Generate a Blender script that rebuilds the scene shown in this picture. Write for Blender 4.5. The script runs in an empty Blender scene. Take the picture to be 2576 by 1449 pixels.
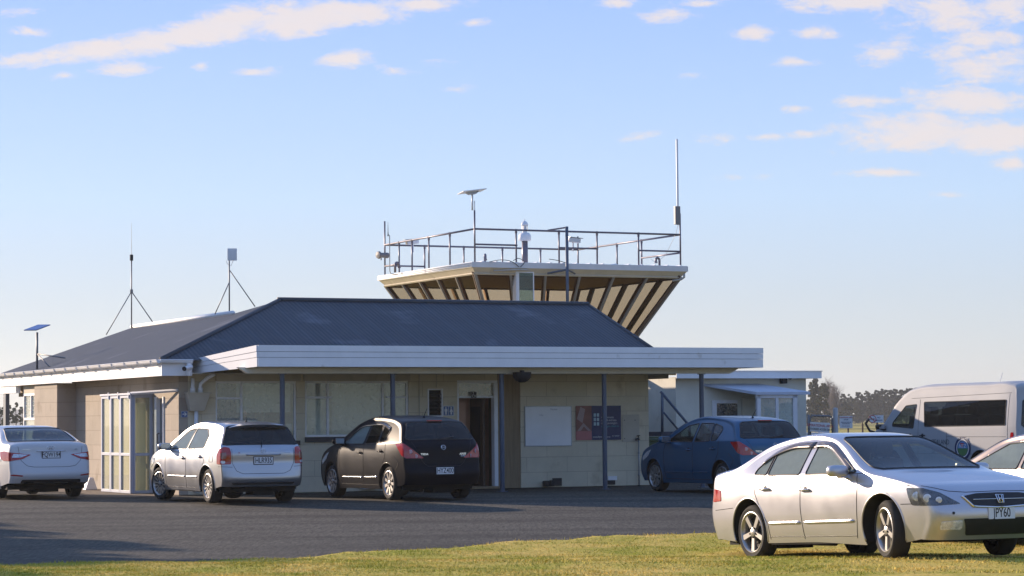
import bpy, bmesh, math, random
import numpy as np
from mathutils import Vector, Matrix
from mathutils.bvhtree import BVHTree
from mathutils.geometry import tessellate_polygon
random.seed(4)
rng = np.random.default_rng(7)
R = math.radians
SC = bpy.context.scene
COL = SC.collection

# ---------------------------------------------------------------- camera
cd = bpy.data.cameras.new('camera'); cam = bpy.data.objects.new('camera', cd); COL.objects.link(cam)
cd.sensor_width = 36.0; cd.lens = 6200.0/2576.0*36.0; cd.clip_start = 0.5; cd.clip_end = 30000
cam.matrix_world = Matrix.Translation((0, 0, 1.462)) @ Matrix.Rotation(R(90+3.1019), 4, 'X') @ Matrix.Rotation(R(-0.495), 4, 'Z')
SC.camera = cam

# ---------------------------------------------------------------- sun and sky
SUN_EL = 15.0
SUN_V = Vector((-0.80, 0.60, 0)).normalized()*math.cos(R(SUN_EL)); SUN_V.z = math.sin(R(SUN_EL))
sd = bpy.data.lights.new('sun', 'SUN'); sun = bpy.data.objects.new('sun', sd); COL.objects.link(sun)
sd.energy = 4.6; sd.angle = R(0.55); sd.color = (1.0, 0.79, 0.60)
sun.rotation_euler = SUN_V.to_track_quat('Z', 'Y').to_euler()
w = bpy.data.worlds.new('World'); SC.world = w; w.use_nodes = True
SC.view_settings.view_transform = 'Standard'; SC.view_settings.look = 'None'
SC.view_settings.gamma = 1.0; SC.view_settings.exposure = 0.75
wt = w.node_tree; wt.nodes.clear()
def wn(t, **k):
    n = wt.nodes.new(t)
    for a, b in k.items(): setattr(n, a, b)
    return n
def wl(a, b): wt.links.new(a, b)
def wmath(op, a, b=None, c=None, clamp=False):
    n = wn('ShaderNodeMath', operation=op, use_clamp=clamp)
    for i, v in enumerate((a, b, c)):
        if v is None: continue
        if isinstance(v, (int, float)): n.inputs[i].default_value = v
        else: wl(v, n.inputs[i])
    return n.outputs[0]
def build_sky():
    tc = wn('ShaderNodeTexCoord')
    sep = wn('ShaderNodeSeparateXYZ'); wl(tc.outputs['Generated'], sep.inputs[0])
    X, Y, Z = sep.outputs
    # thin winter air: the blue deepens quickly above the horizon
    zz = wmath('MULTIPLY', Z, 3.2)
    cv = wn('ShaderNodeCombineXYZ'); wl(X, cv.inputs[0]); wl(Y, cv.inputs[1]); wl(wmath('ADD', zz, 0.02), cv.inputs[2])
    nv = wn('ShaderNodeVectorMath', operation='NORMALIZE'); wl(cv.outputs[0], nv.inputs[0])
    sky = wn('ShaderNodeTexSky', sky_type='NISHITA', sun_disc=False)
    sky.sun_elevation = R(SUN_EL); sky.sun_rotation = math.atan2(SUN_V.x, SUN_V.y)
    sky.air_density = 1.0; sky.dust_density = 0.6; sky.ozone_density = 1.6; sky.altitude = 0
    wl(nv.outputs[0], sky.inputs[0])
    skyc = sky.outputs[0]
    # graded tint by elevation
    ramp = wn('ShaderNodeValToRGB'); cr_ = ramp.color_ramp
    stops = SKY_STOPS
    cr_.elements[0].position = stops[0][0]; cr_.elements[0].color = stops[0][1]
    cr_.elements[1].position = stops[1][0]; cr_.elements[1].color = stops[1][1]
    for p, c in stops[2:]:
        e = cr_.elements.new(p); e.color = c
    wl(wmath('MULTIPLY', Z, 4.0, clamp=True), ramp.inputs[0])
    mx = wn('ShaderNodeMix', data_type='RGBA', blend_type='MIX'); mx.inputs[0].default_value = 0.85
    wl(skyc, mx.inputs[6]); wl(ramp.outputs[0], mx.inputs[7])
    base = mx.outputs[2]
    # clouds: low altocumulus streaks; coordinates = tangent of azimuth and elevation
    fwd = wmath('MAXIMUM', Y, 0.05)
    ax = wmath('DIVIDE', X, fwd); ez = wmath('DIVIDE', Z, fwd)
    front = wmath('GREATER_THAN', Y, 0.05)
    pc = wn('ShaderNodeCombineXYZ'); wl(ax, pc.inputs[0]); wl(wmath('MULTIPLY', ez, 2.4), pc.inputs[1]); pc.inputs[2].default_value = 0.37
    def noise(scale, detail, rough, w_=0.0, dist=0.0):
        n = wn('ShaderNodeTexNoise'); n.inputs['Scale'].default_value = scale; n.inputs['Detail'].default_value = detail
        n.inputs['Roughness'].default_value = rough; n.inputs['Distortion'].default_value = dist
        o = wn('ShaderNodeVectorMath', operation='ADD'); wl(pc.outputs[0], o.inputs[0]); o.inputs[1].default_value = (w_, w_*2, w_)
        wl(o.outputs[0], n.inputs[0]); return n.outputs[0]
    n1 = noise(52, 9, 0.68, 0.0, 0.35); n2 = noise(170, 7, 0.68, 3.1); n3 = noise(9, 3, 0.5, 7.7)
    shape = wmath('ADD', wmath('MULTIPLY', wmath('SUBTRACT', n1, 0.5), 5.0), wmath('MULTIPLY', wmath('SUBTRACT', n2, 0.5), 2.0))
    total = None
    for (u, v, ru, rv, tilt, amp) in CLOUDS:
        cx = (u-1288)/6200.0; cz = math.tan(R(3.1)+math.atan((724.5-v)/6200.0))+0.0086*cx
        dx = wmath('SUBTRACT', ax, cx); dz = wmath('SUBTRACT', ez, cz)
        c, s = math.cos(R(tilt)), math.sin(R(tilt))
        px = wmath('ADD', wmath('MULTIPLY', dx, c*6200/ru), wmath('MULTIPLY', dz, s*6200/ru))
        pz = wmath('ADD', wmath('MULTIPLY', dx, -s*6200/rv), wmath('MULTIPLY', dz, c*6200/rv))
        d = wmath('SQRT', wmath('ADD', wmath('MULTIPLY', px, px), wmath('MULTIPLY', pz, pz)))
        m = wmath('MULTIPLY', wmath('SUBTRACT', 1.0, d), amp*1.25+.15)
        m = wmath('MAXIMUM', m, -1.2)
        total = m if total is None else wmath('MAXIMUM', total, m)
    dens = wmath('ADD', total, shape)
    cl = wn('ShaderNodeMapRange'); cl.interpolation_type = 'SMOOTHSTEP'; wl(dens, cl.inputs[0])
    cl.inputs[1].default_value = -0.25; cl.inputs[2].default_value = 1.7
    # broad clouds outside the view (overhead and behind) from the same field
    fac = wmath('MULTIPLY', wmath('MULTIPLY', cl.outputs[0], 0.86), front)
    hz = wn('ShaderNodeMapRange'); wl(ez, hz.inputs[0]); hz.inputs[1].default_value = 0.02; hz.inputs[2].default_value = 0.09
    hz.inputs[3].default_value = 0.5; hz.inputs[4].default_value = 1.0
    fac = wmath('MULTIPLY', fac, hz.outputs[0])
    cr2 = wn('ShaderNodeMix', data_type='RGBA'); wl(n1, cr2.inputs[0])
    cr2.inputs[6].default_value = CLOUD_A; cr2.inputs[7].default_value = CLOUD_B
    m2 = wn('ShaderNodeMix', data_type='RGBA'); wl(fac, m2.inputs[0]); wl(base, m2.inputs[6]); wl(cr2.outputs[2], m2.inputs[7])
    bg = wn('ShaderNodeBackground'); bg.inputs[1].default_value = 0.1
    wl(m2.outputs[2], bg.inputs[0])
    out = wn('ShaderNodeOutputWorld'); wl(bg.outputs[0], out.inputs[0])
def C10(r, g, b): return (r, g, b, 1)
SKY_STOPS = [(0.0, C10(4.3, 4.25, 3.95)), (0.07, C10(4.3, 4.4, 4.2)), (0.2, C10(3.95, 4.5, 5.0)), (0.36, C10(3.6, 4.8, 6.4)),
             (0.52, C10(3.0, 4.3, 6.6)), (0.68, C10(2.45, 3.75, 6.8)), (1.0, C10(1.5, 2.55, 5.2))]
CLOUD_A = (5.0, 4.75, 4.9, 1); CLOUD_B = (5.6, 4.75, 4.3, 1)
CLOUDS = [ # centre x, y, half width, half height (photo scale 2576), tilt, strength
 (60,128,110,26,4,1.6),(210,112,180,34,7,1.8),(420,82,200,46,12,1.9),(560,55,200,52,10,1.9),(740,38,230,50,6,1.9),(900,28,200,36,5,1.7),(1060,10,150,22,5,1.4),(310,158,90,24,6,1.4),(160,170,40,12,0,1.0),
 (505,155,28,14,0,1.1),(650,170,70,16,0,1.2),(880,142,90,26,4,1.4),(985,168,60,14,-5,1.0),(1110,152,50,12,0,.8),(60,60,60,14,0,.8),(1200,55,40,12,0,.8),(30,8,60,12,0,.9),
 (1745,197,46,13,0,1.3),(1690,45,80,24,0,1.2),(1900,92,70,18,0,1.1),(2060,95,62,20,0,1.3),(2250,145,90,34,10,1.4),(2010,170,70,18,0,1.1),(1620,348,60,14,5,1.0),
 (1810,357,60,14,0,1.0),(1925,355,50,12,0,1.0),(2035,350,45,12,0,1.0),(2200,270,110,20,0,1.2),(2440,272,190,42,-3,1.8),(2300,348,250,56,0,1.9),(2500,365,190,52,0,1.9),
 (2225,450,95,13,0,1.1),(2560,430,70,18,0,1.1),(2520,190,150,52,5,1.4),(2150,20,190,34,0,1.5),(2400,50,210,52,-5,1.3),(2550,40,110,70,0,1.2),(2480,120,130,30,4,1.3),(2005,285,50,12,0,.9),
 (1560,12,60,14,0,.9),(2390,510,60,9,0,.7),(1780,15,80,14,0,.8),(2430,140,120,30,0,1.1),(1155,220,40,10,0,.5),(1860,455,60,9,0,.5)]
build_sky()

# ---------------------------------------------------------------- materials
def mat(name, color, rough=0.7, metal=0.0, var=0.06, vscale=3.0, bump=0.0, bscale=60.0, coat=0.0, spec=0.5, spots=None, streak=None):
    m = bpy.data.materials.new(name); m.use_nodes = True; nt = m.node_tree; N = nt.nodes; Lk = nt.links
    b = N['Principled BSDF']
    b.inputs['Roughness'].default_value = rough; b.inputs['Metallic'].default_value = metal
    b.inputs['Coat Weight'].default_value = coat; b.inputs['Coat Roughness'].default_value = 0.04
    b.inputs['Specular IOR Level'].default_value = spec
    col = (*color, 1)
    tc = N.new('ShaderNodeTexCoord')
    n = N.new('ShaderNodeTexNoise'); n.inputs['Scale'].default_value = vscale; n.inputs['Detail'].default_value = 6
    n.inputs['Roughness'].default_value = 0.65
    if streak:
        mp = N.new('ShaderNodeMapping'); mp.inputs['Scale'].default_value = streak; Lk.new(tc.outputs['Object'], mp.inputs[0]); Lk.new(mp.outputs[0], n.inputs['Vector'])
    else: Lk.new(tc.outputs['Object'], n.inputs['Vector'])
    mr = N.new('ShaderNodeMapRange'); Lk.new(n.outputs[0], mr.inputs[0]); mr.inputs[1].default_value = 0.25; mr.inputs[2].default_value = 0.75
    mr.inputs[3].default_value = 1-var*1.6; mr.inputs[4].default_value = 1+var
    mx = N.new('ShaderNodeMix'); mx.data_type = 'RGBA'; mx.blend_type = 'MULTIPLY'; mx.inputs[0].default_value = 1
    mx.inputs[6].default_value = col; Lk.new(mr.outputs[0], mx.inputs[7])
    last = mx.outputs[2]
    if spots:   # (colour, scale, threshold): stains with a shape of their own
        s = N.new('ShaderNodeTexNoise'); s.inputs['Scale'].default_value = spots[1]; s.inputs['Detail'].default_value = 5
        Lk.new(tc.outputs['Object'], s.inputs['Vector'])
        r2 = N.new('ShaderNodeMapRange'); Lk.new(s.outputs[0], r2.inputs[0]); r2.inputs[1].default_value = spots[2]; r2.inputs[2].default_value = spots[2]+0.12
        m2 = N.new('ShaderNodeMix'); m2.data_type = 'RGBA'; Lk.new(r2.outputs[0], m2.inputs[0]); Lk.new(last, m2.inputs[6]); m2.inputs[7].default_value = (*spots[0], 1)
        last = m2.outputs[2]
    Lk.new(last, b.inputs['Base Color'])
    if bump:
        nb = N.new('ShaderNodeTexNoise'); nb.inputs['Scale'].default_value = bscale; nb.inputs['Detail'].default_value = 3
        Lk.new(tc.outputs['Object'], nb.inputs['Vector'])
        bp = N.new('ShaderNodeBump'); bp.inputs['Strength'].default_value = bump; bp.inputs['Distance'].default_value = 0.01
        Lk.new(nb.outputs[0], bp.inputs['Height']); Lk.new(bp.outputs[0], b.inputs['Normal'])
    return m
def paint(name, color, metal=0.6, rough=0.32, coat=0.9):
    m = mat(name, color, rough, metal, 0.02, 900.0, coat=coat)
    nt = m.node_tree; N = nt.nodes; Lk = nt.links; b = N['Principled BSDF']
    b.inputs['Coat Roughness'].default_value = 0.06
    tc = N.new('ShaderNodeTexCoord'); n = N.new('ShaderNodeTexNoise'); n.inputs['Scale'].default_value = 2.5; n.inputs['Detail'].default_value = 5
    Lk.new(tc.outputs['Object'], n.inputs['Vector'])
    mr = N.new('ShaderNodeMapRange'); Lk.new(n.outputs[0], mr.inputs[0]); mr.inputs[3].default_value = rough-0.05; mr.inputs[4].default_value = rough+0.12
    Lk.new(mr.outputs[0], b.inputs['Roughness'])
    # the inner side of the sheet is unpainted dark lining
    g = N.new('ShaderNodeNewGeometry'); d = N.new('ShaderNodeBsdfDiffuse'); d.inputs[0].default_value = (.02, .02, .022, 1)
    mx = N.new('ShaderNodeMixShader'); Lk.new(g.outputs['Backfacing'], mx.inputs[0]); Lk.new(b.outputs[0], mx.inputs[1]); Lk.new(d.outputs[0], mx.inputs[2])
    Lk.new(mx.outputs[0], N['Material Output'].inputs[0])
    return m
def glass(name, tint, refl=0.9, rough=0.02, film=0.0, filmcol=(.5, .5, .5), ior=1.5):
    m = bpy.data.materials.new(name); m.use_nodes = True; nt = m.node_tree; N = nt.nodes; Lk = nt.links; N.clear()
    t = N.new('ShaderNodeBsdfTransparent'); t.inputs[0].default_value = (*tint, 1)
    g = N.new('ShaderNodeBsdfGlossy'); g.inputs['Roughness'].default_value = rough; g.inputs[0].default_value = (refl, refl, refl, 1)
    f = N.new('ShaderNodeFresnel'); ge = N.new('ShaderNodeNewGeometry'); ir = N.new('ShaderNodeMapRange'); Lk.new(ge.outputs['Backfacing'], ir.inputs[0])
    ir.inputs[3].default_value = ior; ir.inputs[4].default_value = 1/ior; Lk.new(ir.outputs[0], f.inputs[0])   # a thin pane reflects alike from both sides
    tc = N.new('ShaderNodeTexCoord'); n = N.new('ShaderNodeTexNoise'); n.inputs['Scale'].default_value = 1.3; Lk.new(tc.outputs['Object'], n.inputs['Vector'])
    bp = N.new('ShaderNodeBump'); bp.inputs['Strength'].default_value = 0.004; bp.inputs['Distance'].default_value = 0.05; Lk.new(n.outputs[0], bp.inputs['Height']); Lk.new(bp.outputs[0], g.inputs['Normal'])
    mx = N.new('ShaderNodeMixShader'); Lk.new(f.outputs[0], mx.inputs[0]); Lk.new(t.outputs[0], mx.inputs[1]); Lk.new(g.outputs[0], mx.inputs[2])
    last = mx.outputs[0]
    if film:   # diffuse film for dust and for painted-in glare
        d = N.new('ShaderNodeBsdfDiffuse'); d.inputs[0].default_value = (*filmcol, 1)
        n2 = N.new('ShaderNodeTexNoise'); n2.inputs['Scale'].default_value = 14; n2.inputs['Detail'].default_value = 4; Lk.new(tc.outputs['Object'], n2.inputs['Vector'])
        mr = N.new('ShaderNodeMapRange'); Lk.new(n2.outputs[0], mr.inputs[0]); mr.inputs[1].default_value = .3; mr.inputs[2].default_value = .7; mr.inputs[3].default_value = film*0.94; mr.inputs[4].default_value = film*1.05
        m2 = N.new('ShaderNodeMixShader'); Lk.new(mr.outputs[0], m2.inputs[0]); Lk.new(last, m2.inputs[1]); Lk.new(d.outputs[0], m2.inputs[2]); last = m2.outputs[0]
    o = N.new('ShaderNodeOutputMaterial'); Lk.new(last, o.inputs[0])
    return m
M = {}
M['black'] = mat('black_rubber', (.018, .018, .018), .75, var=.15, bump=.2, bscale=120)
M['tyre'] = mat('tyre_rubber', (.022, .021, .02), .85, var=.2, vscale=12, bump=.3, bscale=90)
M['plastic'] = mat('dark_plastic', (.02, .02, .022), .5)
M['under'] = mat('dark_underbody', (.012, .012, .012), .9)
M['alloy'] = mat('silver_alloy', (.42, .41, .40), .38, 0.8, var=.04)
M['alloydark'] = mat('shade_black_wheel_metal', (.012, .012, .012), .6, .3)  # blackened so the gaps between spokes look deep in shade
M['chrome'] = mat('bright_chrome', (.75, .75, .77), .12, 1.0, var=.02)
M['seat'] = mat('dark_seat_cloth', (.05, .05, .05), .9, var=.2, vscale=20)
M['red'] = mat('red_lamp_plastic', (.42, .012, .012), .12, 0, var=.15, vscale=30, coat=.8)
M['lampclear'] = mat('clear_lamp_plastic', (.72, .74, .77), .15, .3, var=.35, vscale=26, coat=.9)
M['lampdark'] = mat('smoked_lamp_interior', (.12, .125, .13), .18, .6, var=.5, vscale=18, coat=1)
M['platewhite'] = mat('plate_white', (.72, .73, .74), .4, var=.03)
M['plateblack'] = mat('plate_black', (.012, .012, .014), .5)
M['carglass'] = glass('car_glass', (.52, .60, .57), .8, .01, .02)
M['carglassdark'] = glass('privacy_glass', (.06, .065, .07), .9, .01, .01)
M['carglasslight'] = glass('dusty_glare_side_glass', (.34, .39, .38), .95, .02, .34, (.46, .56, .54))  # dust film, paled further to stand for sun glare
M['carglassmid'] = glass('rear_glass', (.22, .27, .27), .95, .01, .03)

# ---------------------------------------------------------------- object helpers
MW = {}
def setp(o, label=None, cat=None, group=None, kind=None):
    if label: o['label'] = label
    if cat: o['category'] = cat
    if group: o['group'] = group
    if kind: o['kind'] = kind
    return o
def thing(name, label, cat, mtx=None, group=None):
    o = bpy.data.objects.new(name, None); COL.objects.link(o); o.empty_display_size = .2
    m = Matrix(mtx) if mtx is not None else Matrix.Identity(4)
    o.matrix_world = m; MW[o.name] = m.copy()
    return setp(o, label, cat, group)
def frame(loc, deg=0.0): return Matrix.Translation(loc) @ Matrix.Rotation(R(deg), 4, 'Z')
def box_data(x0, x1, y0, y1, z0, z1):
    v = [(x0,y0,z0),(x1,y0,z0),(x1,y1,z0),(x0,y1,z0),(x0,y0,z1),(x1,y0,z1),(x1,y1,z1),(x0,y1,z1)]
    f = [(0,3,2,1),(4,5,6,7),(0,1,5,4),(1,2,6,5),(2,3,7,6),(3,0,4,7)]
    return v, f
class MB:
    def __init__(s): s.v = []; s.f = []
    def add(s, v, f):
        n = len(s.v); s.v += [tuple(p) for p in v]; s.f += [tuple(i+n for i in q) for q in f]; return s
    def box(s, x0, x1, y0, y1, z0, z1, T=None, bev=0.0):
        if x0 > x1: x0, x1 = x1, x0
        if y0 > y1: y0, y1 = y1, y0
        if z0 > z1: z0, z1 = z1, z0
        if bev > 0:
            bm = bmesh.new(); v, f = box_data(x0, x1, y0, y1, z0, z1)
            bv = [bm.verts.new(p) for p in v]; [bm.faces.new([bv[i] for i in q]) for q in f]
            bmesh.ops.bevel(bm, geom=list(bm.edges), offset=min(bev, .45*min(x1-x0, y1-y0, z1-z0)), segments=2, profile=.7, affect='EDGES')
            bm.verts.ensure_lookup_table(); bm.verts.index_update()
            v = [p.co[:] for p in bm.verts]; f = [[q.index for q in p.verts] for p in bm.faces]; bm.free()
        else: v, f = box_data(x0, x1, y0, y1, z0, z1)
        if T is not None: v = [(T @ Vector(p))[:] for p in v]
        return s.add(v, f)
    def prism(s, poly, y0, y1, T=None, axis='y'):
        # poly in (x,z); extruded along y  (axis x: poly in (y,z), axis z: poly in (x,y))
        def P(p, h): return {'y': (p[0], h, p[1]), 'x': (h, p[0], p[1]), 'z': (p[0], p[1], h)}[axis]
        n = len(poly); v = [P(p, y0) for p in poly]+[P(p, y1) for p in poly]
        if T is not None: v = [(T @ Vector(p))[:] for p in v]
        tri = tessellate_polygon([[Vector((p[0], p[1], 0)) for p in poly]])
        f = [tuple(t) for t in tri]+[tuple(i+n for i in reversed(t)) for t in tri]
        f += [(i, (i+1) % n, (i+1) % n+n, i+n) for i in range(n)]
        return s.add(v, f)
    def tube(s, pts, r, n=8, caps=True, closed=False):
        pts = [Vector(p) for p in pts]; m = len(pts); rr = r if isinstance(r, (list, tuple)) else [r]*m
        V = []; up = None
        for i, p in enumerate(pts):
            if closed: t = pts[(i+1) % m]-pts[i-1]
            else: t = pts[min(i+1, m-1)]-pts[max(i-1, 0)]
            if t.length < 1e-9: t = Vector((0, 0, 1))
            t.normalize()
            if up is None:
                a = Vector((0, 0, 1)) if abs(t.z) < .9 else Vector((1, 0, 0))
                up = (a-t*a.dot(t)).normalized()
            else:
                up = up-t*up.dot(t)
                up = up.normalized() if up.length > 1e-6 else t.orthogonal().normalized()
            sd_ = t.cross(up)
            for k in range(n):
                a = 2*math.pi*k/n; V.append(p+(up*math.cos(a)+sd_*math.sin(a))*rr[i])
        F = []
        for i in range(m if closed else m-1):
            j = (i+1) % m
            for k in range(n): F.append((i*n+k, i*n+(k+1) % n, j*n+(k+1) % n, j*n+k))
        if caps and not closed: F.append(tuple(range(n-1, -1, -1))); F.append(tuple((m-1)*n+k for k in range(n)))
        return s.add([v[:] for v in V], F)
    def lathe(s, prof, c=(0, 0, 0), axis='z', n=24, T=None, a0=0.0, a1=2*math.pi):
        # prof: list (radius, height)
        V = []; full = abs(a1-a0-2*math.pi) < 1e-6; m = n if full else n+1
        for (r, h) in prof:
            for k in range(m):
                a = a0+(a1-a0)*k/n; x, y = r*math.cos(a), r*math.sin(a)
                p = {'z': (x, y, h), 'y': (x, h, y), 'x': (h, x, y)}[axis]
                V.append((p[0]+c[0], p[1]+c[1], p[2]+c[2]))
        if T is not None: V = [(T @ Vector(p))[:] for p in V]
        F = []
        for i in range(len(prof)-1):
            for k in range(n if full else n):
                k2 = (k+1) % m
                if not full and k2 == 0: continue
                F.append((i*m+k, i*m+k2, (i+1)*m+k2, (i+1)*m+k))
        return s.add(V, F)
    def build(s, name, m, parent=None, T=None, smooth=False, origin=None, bevel=0.0):
        v = np.array(s.v, dtype=float).reshape(-1, 3)
        if T is not None:
            A = np.array(T); v = v @ A[:3, :3].T+A[:3, 3]
        loc = None
        if parent is not None and T is not None:
            A = np.array(MW[parent.name].inverted()); v = v @ A[:3, :3].T+A[:3, 3]
        if parent is None:
            if origin is None: origin = ((v[:, 0].min()+v[:, 0].max())/2, (v[:, 1].min()+v[:, 1].max())/2, v[:, 2].min())
            v = v-np.array(origin); loc = origin
        me = bpy.data.meshes.new(name); me.from_pydata(v.tolist(), [], s.f); me.validate()
        bm = bmesh.new(); bm.from_mesh(me); bmesh.ops.recalc_face_normals(bm, faces=bm.faces); bm.to_mesh(me); bm.free()
        if smooth:
            me.polygons.foreach_set('use_smooth', [True]*len(me.polygons))
            if smooth is not True: me.set_sharp_from_angle(angle=R(smooth))
        me.update()
        o = bpy.data.objects.new(name, me); COL.objects.link(o)
        if isinstance(m, (list, tuple)):
            for q in m: me.materials.append(q)
        else: me.materials.append(m)
        if parent is not None: o.parent = parent
        if loc is not None: o.location = loc
        if bevel:
            b = o.modifiers.new('bevel', 'BEVEL'); b.width = bevel; b.segments = 2; b.limit_method = 'ANGLE'; b.angle_limit = R(40)
        MW[o.name] = (MW[parent.name] if parent is not None else Matrix.Translation(loc)) if True else None
        return o
def text_mesh(body, size, depth=0.002, align='CENTER', sx=1.0, bold=0.0, shear=0.0):
    cu = bpy.data.curves.new('t', 'FONT'); cu.body = body; cu.size = size; cu.extrude = depth; cu.align_x = align; cu.align_y = 'CENTER'; cu.offset = bold; cu.shear = shear
    o = bpy.data.objects.new('t', cu); COL.objects.link(o)
    bpy.context.view_layer.update()
    me = bpy.data.meshes.new_from_object(o.evaluated_get(bpy.context.evaluated_depsgraph_get()))
    v = [(p.co.x*sx, p.co.y, p.co.z) for p in me.vertices]; f = [tuple(p.vertices) for p in me.polygons]
    bpy.data.objects.remove(o); bpy.data.curves.remove(cu); bpy.data.meshes.remove(me)
    return v, f
def text_mb(body, size, T, **k):
    v, f = text_mesh(body, size, **k)
    b = MB(); b.add([(T @ Vector(p))[:] for p in v], f); return b
def face_T(loc, xdir, ydir):
    x = Vector(xdir).normalized(); y = Vector(ydir).normalized(); z = x.cross(y)
    m = Matrix((x, y, z)).transposed().to_4x4(); m.translation = Vector(loc); return m
# ---------------------------------------------------------------- cars
def herm(P, s):
    P = np.asarray(P, float); n = len(P); d = np.maximum(np.linalg.norm(np.diff(P, axis=0), axis=1), 1e-6)
    T = np.zeros_like(P)
    T[0] = (P[1]-P[0])/d[0]; T[-1] = (P[-1]-P[-2])/d[-1]
    for i in range(1, n-1):
        a = (P[i]-P[i-1])/d[i-1]; b = (P[i+1]-P[i])/d[i]
        T[i] = (a*d[i]+b*d[i-1])/(d[i]+d[i-1])
    s = np.clip(np.asarray(s, float), 0, n-1-1e-9); i = s.astype(int); t = (s-i)[:, None]; L = d[i][:, None]
    h0 = 2*t**3-3*t**2+1; h1 = t**3-2*t**2+t; h2 = -2*t**3+3*t**2; h3 = t**3-t**2
    return h0*P[i]+h1*T[i]*L+h2*P[i+1]+h3*T[i+1]*L
def arc_s(P, s0, s1, n):
    ss = np.linspace(s0, s1, 400); q = herm(P, ss); c = np.concatenate([[0], np.cumsum(np.linalg.norm(np.diff(q, axis=0), axis=1))])
    return np.interp(np.linspace(0, c[-1], n), c, ss)
def inside(poly, x, z):
    poly = np.asarray(poly); r = np.zeros(x.shape, bool); n = len(poly)
    for i in range(n):
        x0, z0 = poly[i]; x1, z1 = poly[i-1]
        c = ((z0 > z) != (z1 > z)) & (x < (x1-x0)*(z-z0)/((z1-z0) if z1 != z0 else 1e-9)+x0)
        r ^= c
    return r
def roundpoly(poly, r=0.04, n=4):
    out = []; m = len(poly)
    for i in range(m):
        p = np.array(poly[i], float); a = np.array(poly[i-1], float); b = np.array(poly[(i+1) % m], float)
        ra = min(r, .4*np.linalg.norm(a-p)); rb = min(r, .4*np.linalg.norm(b-p))
        pa = p+(a-p)/np.linalg.norm(a-p)*ra; pb = p+(b-p)/np.linalg.norm(b-p)*rb
        for k in range(n+1):
            t = k/n; out.append(tuple((1-t)**2*pa+2*t*(1-t)*p+t*t*pb))
    return out
class Body:
    def __init__(s, d):
        s.d = d; s.C = np.array(d['C'], float); s.E = np.array(d['E'], float); s.B = np.array(d['B'], float)
        s.kf, s.kr = d['kf'], d['kr']; s.nexp = d.get('n', 3.6)
        nz, nx, nv = d.get('nz', 60), d.get('nx', 230), 30
        s.nz, s.nx, s.nv = nz, nx, nv
        s.sf = arc_s(s.E, 0, s.kf, nz+1); s.st = arc_s(s.E, s.kf, s.kr, nx+1); s.sr = arc_s(s.E, s.kr, len(s.E)-1, nz+1)
    def W(s, x, z):
        d = s.d; x = np.asarray(x, float); z = np.asarray(z, float)
        xf = s.C[:, 0].max(); xr = s.C[:, 0].min()
        pf = np.clip((x-d['x1'])/(xf-d['x1']), 0, 1.2)**2.2*d['tf']; pr = np.clip((x-d['x0'])/(xr-d['x0']), 0, 1.2)**2.2*d['tr']
        zb = np.interp(x, [p[0] for p in d['belt']], [p[1] for p in d['belt']])
        v = 1-.10*np.clip((.62-z)/.6, 0, 1)**2
        sh = np.clip((z-.62)/(zb-.62), 0, 1)
        v = v-d.get('shoulder', .035)*sh**2.5
        y = d['w']*v*(1-pf-pr)
        g = np.clip(z-zb, 0, 9)
        y = y-(g*d['tum']+.5*d.get('tcur', .12)*g*g)
        if 'crease' in d:
            cz, ch = d['crease']; y = y+ch*np.exp(-((z-cz)/.03)**2)*(np.abs(x) < 1.9)
        return y
    def wrap(s, key, v):
        key = np.atleast_1d(np.asarray(key, float)); c = herm(s.C, key); e = herm(s.E, key)
        n = np.interp(key, range(len(s.C)), s.d['nk']) if 'nk' in s.d else s.nexp
        v = np.broadcast_to(np.asarray(v, float), key.shape)
        ye = s.W(e[:, 0], e[:, 1]); dr = 1-(np.clip(1-np.abs(v)**n, 0, 1))**(1/n)
        p = c+(e-c)*dr[:, None]
        return np.stack([p[:, 0], ye*v, p[:, 1]], 1)
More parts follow.
